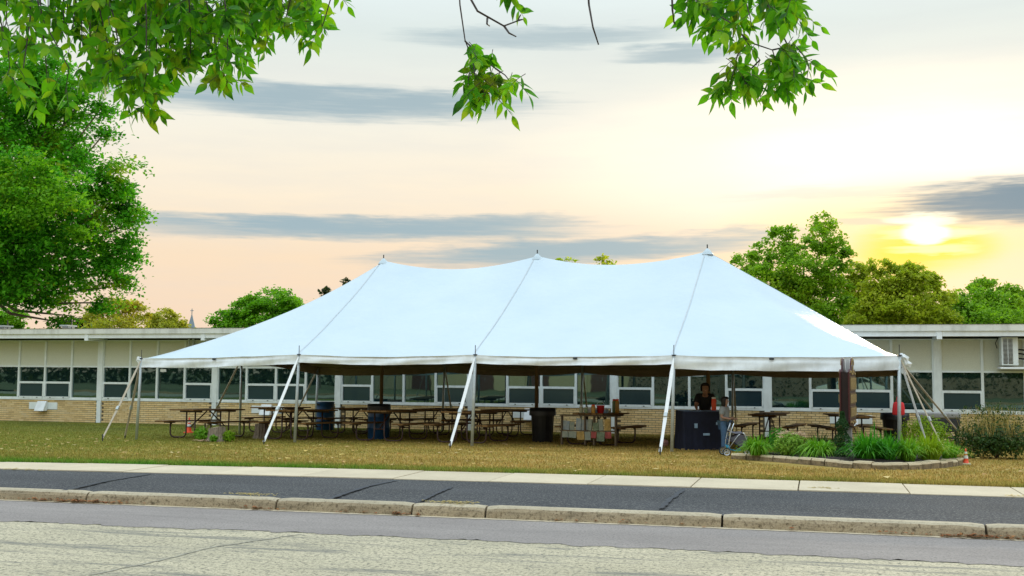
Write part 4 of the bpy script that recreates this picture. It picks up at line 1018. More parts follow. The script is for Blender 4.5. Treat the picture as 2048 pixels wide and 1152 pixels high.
# ================================================================== STALL: JARS AND BOXES ON THE TABLE
p = onlawn(1185, 891); ax = Matrix.Rotation(TA + rad(-2), 3, 'Z')
def ontab(lx, ly, z=.77): q = p + ax @ Vector((lx, ly + .78, 0)); return Vector((q.x, q.y, lawn_z(q.x, q.y) + z))
def jar(q, r_, h, mat, label, lidm='cone_white', name='jar'):
    o = thing(name, q, label, name, 'goods on the stall table'); MB().lathe(q, [(r_ * .9, 0), (r_, .01), (r_, h * .8), (r_ * .78, h * .86), (r_ * .78, h * .88)], 14).build(name + '_body', M[mat], o, smooth=True)
    MB().lathe(q + Vector((0, 0, h * .88)), [(r_ * .84, 0), (r_ * .84, h * .12), (.0, h * .13)], 14).build('lid', M[lidm], o)
def carton(q, s, mat, label, rz=0.):
    o = thing('carton', q, label, 'box', 'goods on the stall table'); R_ = Matrix.Rotation(rz, 3, 'Z')
    MB().box(q + Vector((0, 0, s[2] / 2)), s, R_).build('carton_body', M[mat], o, bevel=.006)
    MB().box(q + Vector((0, 0, s[2] + .006)), (s[0] * 1.03, s[1] * 1.03, .012), R_).build('carton_lid', M['paper'], o)
jar(ontab(-.20, -1.05), .045, .17, 'jar_pale', 'pale jar at the front left corner of the stall table')
jar(ontab(-.07, -1.08), .04, .14, 'jar_green', 'short green jar second from left on the stall table front')
jar(ontab(.10, -1.05), .05, .20, 'jar_amber', 'tall amber jar on the front edge of the stall table', 'orange')
carton(ontab(-.18, -.55), (.22, .16, .12), 'box_white', 'white box on the left half of the stall table', .2)
carton(ontab(.05, -.2), (.3, .2, .08), 'pale_cloth', 'flat pale blue box in the middle of the stall table', -.1)
o = thing('red_bucket', ontab(.22, -.85), 'round red bucket on the right front of the stall table', 'bucket', 'goods on the stall table'); q = ontab(.22, -.85)
MB().lathe(q, [(.07, 0), (.095, .17), (.10, .17), (.10, .185), (.085, .185)], 16).build('bucket_body', M['red_cloth'], o, smooth=True); MB().tube([q + Vector((.095 * math.cos(t), 0, .18 + .09 * math.sin(t))) for t in np.linspace(0, math.pi, 9)], .005, 5).build('handle', M['steel'], o)
# display board leaning on the front bench with painted cards
c0 = ontab(-.62, -1.30, .05); c1 = ontab(.75, -1.30, .05); dd = (c1 - c0); dd.z = 0; L = dd.length; dd.normalize(); fr = Vector((dd.y, -dd.x, 0))
o = thing('display_rack', c0.lerp(c1, .5), 'low display rack of pale cards and colourful bottles before the stall table', 'display rack')
R_ = Matrix((dd, -fr, Vector((0, 0, 1)))).transposed()
simple('old_wood', (.12, .085, .05), .85, .3, 12)
for z in (.31, .66): MB().box(c0.lerp(c1, .5) + Vector((0, 0, z)), (L, .16, .022), R_).build('shelf', M['old_wood'], o)
for t in (.02, .44, .60, .98): MB().box(c0.lerp(c1, t) + Vector((0, 0, .32)), (.035, .10, .68), R_).build('upright', M['old_wood'], o)
simple('print_a', (.34, .34, .25), .7, .5, 14, col2=(.20, .24, .20)); simple('print_b', (.42, .42, .36), .7, .5, 12, col2=(.24, .30, .34)); simple('print_c', (.42, .27, .08), .7, .4, 12); simple('print_d', (.36, .07, .06), .7, .4, 12); simple('print_e', (.16, .20, .12), .7, .5, 14)
rng = random.Random(77); t = .03
for k, mt in enumerate(('print_b', 'print_a', 'print_b', 'print_b', 'print_a', 'print_e', 'print_a', 'print_c', 'print_d', 'print_e', 'print_a', 'print_b', 'print_e')):
    w = rng.uniform(.05, .105) if mt != 'print_b' else rng.uniform(.08, .14); h = rng.uniform(.17, .30); Rk = R_ @ Matrix.Rotation(rng.uniform(-.3, .3), 3, 'Z') @ Matrix.Rotation(rng.uniform(-.12, .12), 3, 'Y')
    if t + w > .97: break
    MB().box(c0.lerp(c1, t + w / 2) + Vector((0, 0, .325 + h / 2)) + fr * rng.uniform(-.03, .05), (w * L, rng.uniform(.02, .07), h), Rk).build('card', M[mt], o); t += w + rng.uniform(.0, .02)
t = .04
for k, mt in enumerate(('print_a', 'print_a', 'print_c', 'print_a', 'print_d', 'print_e', 'print_d', 'print_e')):
    w = rng.uniform(.07, .14); h = rng.uniform(.14, .22)
    if t + w > .97: break
    MB().box(c0.lerp(c1, t + w / 2) + Vector((0, 0, .295 - h / 2)) + fr * .07, (w * L, .012, h), R_ @ Matrix.Rotation(rng.uniform(-.08, .08), 3, 'Y')).build('hanging_print', M[mt], o); t += w + .01
# tall orange and green bottles at the back
for lx, ly, mt, lab in ((.25, .5, 'jar_amber', 'orange bottle at the back of the stall table, near the column'), (.10, .75, 'jar_green', 'green bottle standing behind the orange bottle')):
    jar(ontab(lx, ly), .05, .34, mt, lab, 'orange', 'bottle')

# ================================================================== DRAPED BOOTH TABLE
bp = at(1402, 880, 24.9); bp.z = lawn_z(bp.x, bp.y)
bz = rad(22); booth = thing('draped_table', bp, 'tall table draped in dark navy cloth with a pale blue top', 'table', rz=0.)
R3 = Matrix.Rotation(bz, 3, 'Z')
MB().box(bp + Vector((0, 0, .86)), (.98, .62, .03), R3).build('table_top', M['pale_cloth'], booth, bevel=.01)
V = []; n = 96; nz = 8; rng = random.Random(3)
for j in range(nz + 1):
    s = j / nz
    for k in range(n):
        t = k / n * 4; e = int(t); f_ = t - e; hx, hy = .50, .32
        cpt = ((-hx + 2 * hx * f_, -hy), (hx, -hy + 2 * hy * f_), (hx - 2 * hx * f_, hy), (-hx, hy - 2 * hy * f_))[e]; nrm = ((0, -1), (1, 0), (0, 1), (-1, 0))[e]
        w = (.018 * math.sin(k * 1.9) + .012 * math.sin(k * .77 + 1)) * s + .03 * s
        q = R3 @ Vector((cpt[0] + nrm[0] * w, cpt[1] + nrm[1] * w, 0)); V.append(bp + q + Vector((0, 0, .872 - .86 * s)))
MB().add(V, [(j * n + k, j * n + (k + 1) % n, (j + 1) * n + (k + 1) % n, (j + 1) * n + k) for j in range(nz) for k in range(n)]).build('cloth', M['navy_cloth'], booth, smooth=True)
for sx in (-1, 1):
    for sy in (-1, 1): MB().tube([bp + R3 @ Vector((sx * .44, sy * .26, .84)), bp + R3 @ Vector((sx * .44, sy * .26, .0))], .016, 8).build('leg', M['steel'], booth)
for dx_, zz, s in ((-.22, .55, (.07, .012, .10)), (.02, .36, (.15, .012, .05)), (.27, .60, (.06, .012, .06))):
    MB().box(bp + R3 @ Vector((dx_, -.368, zz)), s, R3).build('cloth_emblem', M['pale_cloth'], booth)
q = bp + R3 @ Vector((.34, .12, .876)); jar(q, .055, .30, 'orange', 'orange drinks bottle on the right end of the draped table', 'cone_white', 'bottle')
o = bpy.data.objects[[ob.name for ob in bpy.data.objects if ob.name.startswith('bottle') and ob.get('label', '').startswith('orange drinks')][0]]; del o["group"]

# ================================================================== PEOPLE
def skin_obj(name, joints, edges, radii, mat, parent, sub=2):
    idx = {k: i for i, k in enumerate(joints)}; me = bpy.data.meshes.new(name); me.from_pydata([tuple(v) for v in joints.values()], [(idx[a], idx[b]) for a, b in edges], [])
    o = link(name, me, mat, parent); md = o.modifiers.new('skin', 'SKIN'); md.use_smooth_shade = True
    root = next(iter(joints))
    for k, i in idx.items():
        r_ = radii[k]; me.skin_vertices[0].data[i].radius = r_ if isinstance(r_, tuple) else (r_, r_)
        me.skin_vertices[0].data[i].use_root = (k == root)
    s = o.modifiers.new('sub', 'SUBSURF'); s.levels = sub; s.render_levels = sub
    return o
def person(base, H, face, J, label, mats, hair_len, group='people under the tent'):
    """J: joint offsets in units of body height in a frame x right, y back, z up"""
    R_ = Matrix.Rotation(face, 3, 'Z'); W = lambda v: Vector(base) + R_ @ (Vector(v) * H)
    root = thing('person', base, label, 'person', group)
    pts = {k: W(v) for k, v in J.items()}
    rad_ = dict(pelvis=.085, belly=.078, chest=.088, neckb=.045, neck=.034, chin=.042, head=.058, crown=.045, shl=.046, shr=.046, ell=.028, elr=.028, wrl=.018, wrr=.018, hal=.020, har=.020, hpl=.062, hpr=.062, knl=.042, knr=.042, anl=.026, anr=.026, tol=.022, tor=.022)
    E_ = [('pelvis', 'belly'), ('belly', 'chest'), ('chest', 'neckb'), ('neckb', 'neck'), ('neck', 'chin'), ('chin', 'head'), ('head', 'crown'), ('chest', 'shl'), ('chest', 'shr'), ('shl', 'ell'), ('shr', 'elr'), ('ell', 'wrl'), ('elr', 'wrr'), ('wrl', 'hal'), ('wrr', 'har'),
          ('pelvis', 'hpl'), ('pelvis', 'hpr'), ('hpl', 'knl'), ('hpr', 'knr'), ('knl', 'anl'), ('knr', 'anr'), ('anl', 'tol'), ('anr', 'tor')]
    for s in 'lr':                                          # five fingers each, bent
        h, w_ = pts['ha' + s], pts['wr' + s]; d = (h - w_).normalized(); sd_ = d.cross(R_ @ Vector((0, 1, 0))); sd_ = sd_.normalized() if sd_.length > .1 else d.orthogonal().normalized(); dn = d.cross(sd_).normalized()
        for f_ in range(4):
            a, b = 'f%s%da' % (s, f_), 'f%s%db' % (s, f_); L = H * (.026, .030, .028, .022)[f_]
            pts[a] = h + sd_ * H * (.013 - .0088 * f_) + d * L; pts[b] = pts[a] + d * L * .6 + dn * L * .45; rad_[a] = .0052; rad_[b] = .0042; E_ += [('ha' + s, a), (a, b)]
        a, b = 't%sa' % s, 't%sb' % s; pts[a] = h + sd_ * H * .024 - d * H * .004; pts[b] = pts[a] + d * H * .022 + sd_ * H * .008; rad_[a] = .0065; rad_[b] = .005; E_ += [('ha' + s, a), (a, b)]
    sc_ = {k: v * H for k, v in rad_.items()}
    body = skin_obj('body', pts, E_, sc_, mats[0], root)
    sub_ = lambda ks: {k: pts[k] for k in ks}
    up_ = ['chest', 'belly', 'pelvis', 'neckb', 'shl', 'shr', 'ell', 'elr']; P2 = sub_(up_)
    for s in 'lr': P2['slv' + s] = pts['sh' + s].lerp(pts['el' + s], .75)
    del P2['ell'], P2['elr']; r2 = {k: sc_.get(k, .036 * H) + .014 * H for k in P2}; r2['neckb'] = .05 * H
    skin_obj('shirt', P2, [('chest', 'belly'), ('belly', 'pelvis'), ('chest', 'neckb'), ('chest', 'shl'), ('chest', 'shr'), ('shl', 'slvl'), ('shr', 'slvr')], r2, mats[1], root)
    P3 = sub_(['pelvis', 'hpl', 'hpr', 'knl', 'knr', 'anl', 'anr']); r3 = {k: sc_[k] + .011 * H for k in P3}
    skin_obj('trousers', P3, [('pelvis', 'hpl'), ('pelvis', 'hpr'), ('hpl', 'knl'), ('hpr', 'knr'), ('knl', 'anl'), ('knr', 'anr')], r3, mats[2], root)
    for s in 'lr':
        a, t_ = pts['an' + s], pts['to' + s]; mb = MB(); d = (t_ - a); d.z = 0; d.normalize()
        mb.lathe((0, 0, 0), [(.02, .0), (.035, .005), (.036, .02), (.026, .04), (.0, .045)], 12, True, 1.9, .95); Rm = d.to_track_quat('X', 'Z').to_matrix(); c = a.lerp(t_, .6)
        mb.v = [tuple(Rm @ (Vector(v) * H) + Vector((c.x, c.y, base[2]))) for v in mb.v]; mb.build('shoe', mats[3], root, smooth=True)
    # face
    hd = pts['head']; fwd = R_ @ Vector((0, -1, 0)); tl = (pts['crown'] - pts['chin']).normalized(); sdv = fwd.cross(tl).normalized()
    mb = MB(); mb.lathe((0, 0, 0), [(.0, .018), (.006, .012), (.010, 0), (.0, -.004)], 8); mb.v = [tuple(Vector(v) * H + hd + fwd * .056 * H - tl * .018 * H) for v in mb.v]; mb.build('nose', mats[0], body, smooth=True)
    for s in (-1, 1):
        mb = MB(); mb.lathe((0, 0, 0), [(.0, .005), (.006, .002), (.006, -.002), (.0, -.005)], 8); mb.v = [tuple(Vector(v) * H + hd + fwd * .052 * H + sdv * s * .021 * H) for v in mb.v]; mb.build('eye', M['hair'], body, smooth=True)
        mb = MB(); mb.lathe((0, 0, 0), [(.0, .016), (.009, .008), (.010, -.006), (.0, -.014)], 8, True, .5, 1.); mb.v = [tuple(Vector(v) * H + hd + sdv * s * .058 * H - tl * .008 * H) for v in mb.v]; mb.build('ear', mats[0], body, smooth=True)
    MB().box(hd + fwd * .047 * H - tl * .038 * H, (.022 * H, .008 * H, .005 * H), R_).build('mouth', M['pink'], body)
    # hair cap and length
    V = []; n = 20; rows = [(.0, .080), (.040, .074), (.064, .052), (.072, .025), (.070, -.01), (.066, -.04 - hair_len * .4), (.058, -.05 - hair_len)]
    for r_, z in rows:
        for k in range(n):
            a = 2 * math.pi * k / n; fr_ = -math.sin(a); q = Vector((math.cos(a) * r_, math.sin(a) * r_ * 1.08 + .006, z))
            if z < .04 and fr_ > .35: q = Vector((math.cos(a) * r_ * .98, abs(math.sin(a)) * r_ * -.72, max(z, .034)))
            V.append(hd + R_ @ (q * H))
    MB().add(V, [(j * n + k, j * n + (k + 1) % n, (j + 1) * n + (k + 1) % n, (j + 1) * n + k) for j in range(len(rows) - 1) for k in range(n)]).build('hair', mats[4], root, smooth=True)
    return root
stand = dict(pelvis=(0, 0, .53), belly=(0, -.005, .60), chest=(0, -.01, .71), neckb=(0, -.012, .80), neck=(0, -.015, .835), chin=(0, -.03, .868), head=(0, -.025, .92), crown=(0, -.015, .962), shl=(-.105, 0, .775), shr=(.105, 0, .775),
             ell=(-.135, .0, .62), elr=(.135, 0, .62), wrl=(-.13, -.06, .49), wrr=(.13, -.06, .49), hal=(-.128, -.08, .455), har=(.128, -.08, .455), hpl=(-.052, 0, .50), hpr=(.052, 0, .50), knl=(-.055, -.01, .28), knr=(.055, -.01, .28), anl=(-.055, .01, .045), anr=(.055, .01, .045), tol=(-.06, -.07, .02), tor=(.06, -.07, .02))
J1 = dict(stand)                                            # leaning over the table top, head bowed
for k, dy_, dz_ in (('belly', -.03, 0), ('chest', -.09, -.015), ('neckb', -.13, -.03), ('neck', -.155, -.035), ('chin', -.19, -.05), ('head', -.19, -.035), ('crown', -.185, -.025), ('shl', -.09, -.02), ('shr', -.09, -.02), ('ell', -.17, -.0), ('elr', -.17, -.0), ('wrl', -.24, .09), ('wrr', -.24, .09), ('hal', -.26, .10), ('har', -.26, .10)):
    v = J1[k]; J1[k] = (v[0], v[1] + dy_, v[2] + dz_)
pp = at(1410, 860, 25.75); pp.z = lawn_z(pp.x, pp.y)
person(pp, 1.58, rad(8), J1, 'dark haired person in a black top leaning over the draped table', (M['skin_a'], M['black_shirt'], M['black_shirt'], M['rubber'], M['hair']), .0)
J2 = dict(stand); J2['wrl'] = (-.10, -.15, .60); J2['hal'] = (-.09, -.18, .61); J2['wrr'] = (.10, -.15, .58); J2['har'] = (.09, -.18, .59)
pp = at(1449, 890, 24.0); pp.z = lawn_z(pp.x, pp.y)
person(pp, 1.20, rad(75), J2, 'dark haired child in a grey top and blue jeans behind the stroller', (M['skin_b'], M['grey_shirt'], M['jeans'], M['box_white'], M['hair']), .05)

# ================================================================== STROLLER
sp = onlawn(1478, 913); st_ = thing('stroller', sp, 'folding stroller with grey seat cloth and teal basket beside the flower bed', 'stroller')
Sx = (onlawn(1502, 912) - onlawn(1453, 913)); Sx.z = 0; Sx = Vector((RT.x, RT.y, 0)).normalized(); Sy = Vector((-Sx.y, Sx.x, 0))
S = lambda x, y, z: sp + Sx * x + Sy * y + Vector((0, 0, z))
for x in (-.245, .245):
    for y in (0., .40):
        c = S(x, y, .085); Rm = Matrix((Sx, Vector((0, 0, 1)), -Sy)).transposed()
        mb = MB(); mb.lathe((0, 0, 0), [(.062, -.016), (.082, -.014), (.085, 0), (.082, .014), (.062, .016), (.058, 0), (.062, -.016)], 24, False); mb.v = [tuple(Rm @ Vector(v) + c) for v in mb.v]; w = mb.build('wheel', M['rubber'], st_, smooth=True)
        mb = MB(); mb.lathe((0, 0, 0), [(.050, -.012), (.064, -.018), (.064, .018), (.050, .012), (.050, -.012)], 24, False)
        for k in range(5): a = k * 2 * math.pi / 5; mb.tube([(.01, .005, 0), (.055 * math.cos(a), .055 * math.sin(a), 0)], .008, 5)
        mb.lathe((0, 0, 0), [(.018, -.02), (.018, .02)], 10); mb.v = [tuple(Rm @ Vector(v) + c) for v in mb.v]; mb.build('rim', M['alu'], w)
for y in (.03, .37):
    MB().tube([S(-.20, y, .09), S(-.19, y, .30), S(-.14, y, .52), S(-.09, y, .66)], .010, 7).build('frame_tube', M['alu'], st_, smooth=True)
    MB().tube([S(-.21, y, .14), S(.0, y, .42), S(.03, y, .44)], .009, 7).build('frame_tube', M['alu'], st_, smooth=True); MB().tube([S(.245, y, .10), S(.12, y, .44), S(.09, y, .47)], .010, 7).build('frame_tube', M['alu'], st_, smooth=True)
MB().tube([S(-.09, .03, .66), S(-.07, .20, .69), S(-.09, .37, .66)], .012, 7).build('handlebar', M['rubber'], st_, smooth=True)
def cloth(pts2d, name, mat, y0=.04, y1=.36, sag=.02):
    V = []; n = 8
    for i in range(n + 1):
        t = i / n; y = y0 + (y1 - y0) * t
        for x, z in pts2d: V.append(S(x, y, z - sag * math.sin(math.pi * t)))
    k = len(pts2d); o = MB().add(V, [(i * k + j, i * k + j + 1, (i + 1) * k + j + 1, (i + 1) * k + j) for i in range(n) for j in range(k - 1)]).build(name, mat, st_, smooth=True)
    s = o.modifiers.new('t', 'SOLIDIFY'); s.thickness = .008; return o
cloth([(-.20, .34), (-.06, .27), (.06, .18), (.10, .20), (.17, .30), (.19, .38)], 'seat_cloth', M['grey_fabric'])
cloth([(-.17, .48), (-.05, .45), (.08, .46), (.16, .40)], 'canopy', M['grey_fabric'], sag=-.03)
for y in (.04, .36):
    o = MB().add([S(-.17, y, .36), S(.06, y, .17), (S(.10, y, .19)), S(.19, y, .40), S(.02, y, .44)], [(0, 1, 2, 3, 4)]).build('side_cloth', M['grey_fabric'], st_); o.modifiers.new('t', 'SOLIDIFY').thickness = .006
cloth([(-.21, .22), (-.17, .13), (-.02, .10), (.06, .115), (.02, .16)], 'basket', M['teal_fabric'], .02, .38, .015)

# ================================================================== SMALL THINGS AT THE RIGHT CORNER
q = T(TL, 0, 1.0); q = at(1797, 817, 22.4)
o = thing('red_bag', q, 'bright red cloth bag hanging on the right front tent pole', 'bag'); V = []; n = 16
for j, (z, w) in enumerate(((.13, .07), (.11, .10), (.0, .115), (-.11, .12), (-.135, .10))):
    for k in range(n): a = k * 2 * math.pi / n; V.append(q + Vector((w * math.cos(a) * (1 + .05 * math.sin(k * 3 + j)), w * .45 * math.sin(a), z)))
MB().add(V, [(j * n + k, j * n + (k + 1) % n, (j + 1) * n + (k + 1) % n, (j + 1) * n + k) for j in range(4) for k in range(n)] + [tuple(range(n)), tuple(4 * n + k for k in range(n))]).build('bag_body', M['red_cloth'], o, smooth=True)
MB().tube([q + Vector((-.05, 0, .12)), q + Vector((-.02, .01, .24)), q + Vector((.02, .01, .24)), q + Vector((.05, 0, .12))], .006, 6).build('handle', M['red_cloth'], o)
gp = Vector((3.0, 30.6, lawn_z(3, 30.6))); o = thing('grill_cart', gp, 'dark grill cart with grey lid behind the right tent corner', 'grill')
MB().box(gp + Vector((0, 0, .55)), (1.0, .55, .34)).build('firebox', M['grill_dark'], o, bevel=.03); MB().box(gp + Vector((0, 0, .80)), (1.06, .6, .15)).build('lid', M['post_grey'], o, bevel=.04)
for sx in (-1, 1):
    for sy in (-1, 1): MB().tube([gp + Vector((sx * .44, sy * .22, .4)), gp + Vector((sx * .46, sy * .24, .0))], .02, 7).build('leg', M['grill_dark'], o)
MB().box(gp + Vector((0, 0, .22)), (.9, .45, .03)).build('shelf', M['grill_dark'], o)
q = onlawn(1330, 893); q.z += .085; o = thing('ball', q - Vector((0, 0, .085)), 'small pale pink ball on the grass beside the guy strap', 'ball')
MB().lathe(q, [(.085 * math.sin(t), -.085 * math.cos(t)) for t in np.linspace(.02, math.pi - .02, 12)], 18).build('ball_skin', M['pink'], o, smooth=True); MB().lathe(q, [(.0855, -.008), (.087, 0), (.0855, .008)], 18, False).build('ball_seam', M['maroon'], o)

# ================================================================== TREES
def spread_leaves(lobes, nclu, nleaf, size, rg, sig=.16, flat=.55, shell=.45, rmin=0.):
    vol = np.array([np.prod(l[1]) ** .667 for l in lobes]); vol /= vol.sum(); Pc = []; C = []
    for li in rg.choice(len(lobes), nclu, p=vol):
        c, r_ = lobes[li]; d = rg.normal(size=3); d /= np.linalg.norm(d); q = np.array(c) + d * (shell + (1 - shell) * rg.uniform() ** .6) * np.array(r_); C.append(q)
        s = sig * max(np.mean(r_), rmin) * rg.uniform(.6, 1.3); k = max(3, int(nleaf * rg.uniform(.5, 1.5))); X = rg.normal(size=(k, 3)) * np.array([s, s, s * flat]); X[:, 2] -= .25 * np.linalg.norm(X[:, :2], axis=1); Pc.append(q + X)
    P = np.vstack(Pc); N_ = rg.normal(0, .55, P.shape) + np.array([0, -.25, .75])
    return (*leaf_cloud(P, N_, size, rg, asp=.62), C)
def tree(name, lobes_px, D, size, nclu, nleaf, mat, label, seed, dk=1., trunk_px=None, sig=.16, group='trees behind the school', shell=.45, tr=.02):
    rg = np.random.default_rng(seed); s = D / F; lobes = []
    for l in lobes_px:
        px, py, rx, ry = l[:4]; c = at(px, py, D + (l[4] if len(l) > 4 else rg.uniform(-.5, .5) * rx * s)); lobes.append((c, (rx * s, rx * s * dk, ry * s)))
    px0 = trunk_px if trunk_px is not None else np.mean([l[0] for l in lobes_px]); b = at(px0, 760, D); b.z = -.45
    root = thing(name, b, label, 'tree', group)
    V, Fc, C = spread_leaves(lobes, nclu, nleaf, size, rg, sig, shell=shell, rmin=max(np.mean(l[1]) for l in lobes) * .62)
    tag(fast('crown', V, Fc, M[mat], root), kind='stuff')
    top = max(l[0].z for l in lobes); H = top - b.z; mb = MB(); R0 = max(.12, H * tr); mid = Vector((b.x, b.y, b.z + H * .45))
    mb.tube([b, b.lerp(mid, .5), mid, Vector((b.x, b.y, b.z + H * .8))], [R0, R0 * .8, R0 * .6, R0 * .2], 8)
    for i, (c, r_) in enumerate(lobes):
        st = Vector((b.x, b.y, b.z + min(H * .6, max(H * .42, (c.z - b.z) * .5)))); mb.tube([st, st.lerp(c, .5) + Vector((0, 0, -.05 * H)), c], [R0 * .4, R0 * .25, R0 * .08], 6)
    for q in C[::max(1, len(C) // 40)]:
        q = Vector(q); c = min(lobes, key=lambda l: (l[0] - q).length)[0]; mb.tube([c.lerp(Vector((b.x, b.y, c.z - .1 * H)), .4), q], [R0 * .06, R0 * .02], 5)
    mb.build('trunk', M['bark'], root)
    return root
maple = tree('maple_tree', [(40, 190, 120, 95), (60, 150, 90, 60), (130, 190, 60, 45), (110, 265, 100, 75), (160, 350, 95, 70), (190, 430, 95, 65), (165, 520, 95, 70), (100, 565, 90, 50), (0, 300, 150, 140), (20, 470, 150, 130), (-120, 350, 150, 220), (145, 632, 34, 22), (80, 140, 60, 50), (-70, 560, 110, 55), (235, 395, 45, 45), (225, 540, 40, 45), (60, 380, 120, 90, -3.), (250, 330, 34, 20), (268, 395, 32, 24), (272, 440, 28, 18), (258, 500, 34, 24), (240, 572, 30, 22), (205, 605, 28, 20), (185, 165, 30, 20), (200, 220, 30, 22), (215, 260, 24, 16), (125, 645, 24, 14), (10, 540, 100, 65, -3.), (30, 480, 90, 60, -3.5), (-30, 520, 100, 90, -3.)],
     50, .19, 1500, 64, 'maple_leaf', 'large full maple with green leaves at the left behind the roof', 1, .9, -90, .125, shell=.3)
rg = np.random.default_rng(77); lob = [(at(5, 470, 47.0), (.8, .5, 1.0)), (at(10, 420, 47.), (.5, .4, .5))]; V, Fc, _ = spread_leaves(lob, 14, 34, .16, rg, .3); tag(fast('turning_leaves', V, Fc, M['tree_red'], maple), kind='stuff')
lob = [(at(70, 395, 45.0), (2.6, .8, 1.1)), (at(130, 380, 45.), (1.2, .6, .8)), (at(170, 455, 46.), (.9, .5, .5)), (at(60, 330, 45.5), (1.6, .6, .6))]; V, Fc, _ = spread_leaves(lob, 70, 50, .16, rg, .26); tag(fast('pale_leaves', V, Fc, M['tree_bright'], maple), kind='stuff')
tree('background_tree', [(20, 636, 30, 18), (-20, 640, 40, 22), (0, 655, 50, 20)], 70, .26, 90, 40, 'tree_bright', 'small bright green tree over the roof at the far left edge', 2)
tree('background_tree', [(150, 648, 28, 14), (178, 646, 20, 13), (160, 665, 40, 18)], 80, .26, 80, 36, 'tree_purple', 'dark purple leaved tree peeking over the roof under the maple', 3)
tree('background_tree', [(232, 617, 36, 26), (268, 626, 28, 28), (200, 624, 30, 22), (235, 650, 60, 22), (255, 612, 18, 12)], 78, .21, 150, 40, 'tree_yellow', 'yellow green tree over the roof just right of the maple', 4, sig=.2)
tree('background_tree', [(322, 634, 28, 20), (352, 642, 22, 14), (335, 660, 45, 18), (308, 645, 16, 16)], 84, .22, 110, 38, 'tree_yellow', 'thin yellowing tree next to the church spire', 5, sig=.2)
tree('background_tree', [(545, 600, 52, 24), (585, 606, 26, 20), (500, 615, 40, 22), (455, 635, 34, 18), (430, 650, 18, 12), (520, 640, 80, 34), (600, 640, 60, 36)], 66, .19, 340, 60, 'tree_bright', 'broad dense bright green tree left of the tent peak', 6, sig=.15)
tree('background_tree', [(655, 582, 12, 8), (688, 566, 14, 10), (714, 556, 8, 9), (690, 610, 50, 34)], 90, .32, 60, 22, 'tree_dark', 'dark treetop showing over the left slope of the tent', 7, sig=.2)
tree('background_tree', [(1134, 522, 20, 8), (1115, 526, 9, 5), (1130, 560, 40, 34)], 95, .32, 50, 20, 'tree_olive', 'sparse treetop just right of the middle tent peak', 8, sig=.2)
tree('background_tree', [(1212, 520, 18, 9), (1212, 550, 36, 28)], 95, .32, 50, 20, 'tree_olive', 'small round treetop between the middle and right tent peaks', 9, sig=.2)
tree('tall_tree', [(1555, 492, 46, 32), (1640, 478, 46, 36), (1500, 525, 44, 26), (1600, 540, 80, 50), (1660, 590, 50, 60), (1540, 575, 80, 50), (1652, 446, 28, 20), (1570, 460, 30, 18), (1600, 620, 90, 50), (1685, 520, 22, 30), (1470, 512, 18, 16)],
     62, .19, 520, 56, 'tree_green', 'tall green tree behind the right slope of the tent', 10, .8, 1610, sig=.145, shell=.35)
tree('background_tree', [(1715, 545, 24, 26), (1712, 590, 30, 40), (1720, 630, 40, 34), (1735, 600, 26, 34), (1750, 640, 50, 26), (1700, 570, 22, 30)], 64, .18, 320, 34, 'tree_olive', 'thin see-through tree just right of the tall green tree', 11, sig=.22)
tree('sunset_tree', [(1800, 560, 56, 34), (1845, 575, 36, 34), (1760, 590, 44, 40), (1800, 615, 80, 44), (1752, 536, 18, 18), (1812, 532, 26, 16), (1842, 545, 20, 16), (1780, 528, 16, 14), (1870, 565, 16, 18), (1880, 610, 40, 36), (1740, 635, 50, 30), (1850, 640, 70, 26)],
     58, .175, 560, 50, 'tree_olive', 'olive tree straight below the setting sun', 12, .8, 1795, sig=.15, shell=.4)
tree('background_tree', [(1955, 600, 44, 32), (1920, 620, 44, 34), (1990, 612, 46, 30), (1950, 636, 90, 30), (1900, 600, 16, 20), (1895, 640, 50, 24), (2020, 625, 60, 36)], 60, .18, 380, 52, 'tree_green', 'rounded green tree at the right, lower than the sunset tree', 13, sig=.17)
tree('background_tree', [(1965, 566, 22, 9), (2015, 580, 22, 10), (2040, 600, 30, 24), (2060, 630, 50, 34), (1945, 575, 12, 7)], 66, .19, 200, 36, 'tree_green', 'tree at the right edge rising behind the rounded one', 14, sig=.2)
# church spire in the distance
cp = at(383, 656, 240); s = 240 / F
ch = thing('church', (cp.x, cp.y, -.45), 'distant church spire with a cross over the roof at the left', 'church')
MB().bx(cp.x - 2.2, cp.x + 2.2, cp.y - 2.2, cp.y + 2.2, -.45, cp.z - .8).build('tower', M['spire_slate'], ch); MB().bx(cp.x - 4, cp.x + 4, cp.y + 2, cp.y + 22, -.45, cp.z - 4).build('nave', M['spire_slate'], ch)
tip = at(384, 628, 240); MB().lathe((cp.x, cp.y, 0), [(1.15, cp.z - .8), (.55, (cp.z + tip.z) / 2 - .3), (.06, tip.z)], 8, True).build('spire', M['spire_slate'], ch)
ct = at(384, 617, 240); cx_ = MB(); cx_.tube([(cp.x, cp.y, tip.z - .2), (cp.x, cp.y, ct.z)], .085, 6); zz = tip.z + (ct.z - tip.z) * .62; cx_.tube([(cp.x - .38, cp.y, zz), (cp.x + .38, cp.y, zz)], .085, 6); cx_.build('cross', M['spire_slate'], ch)

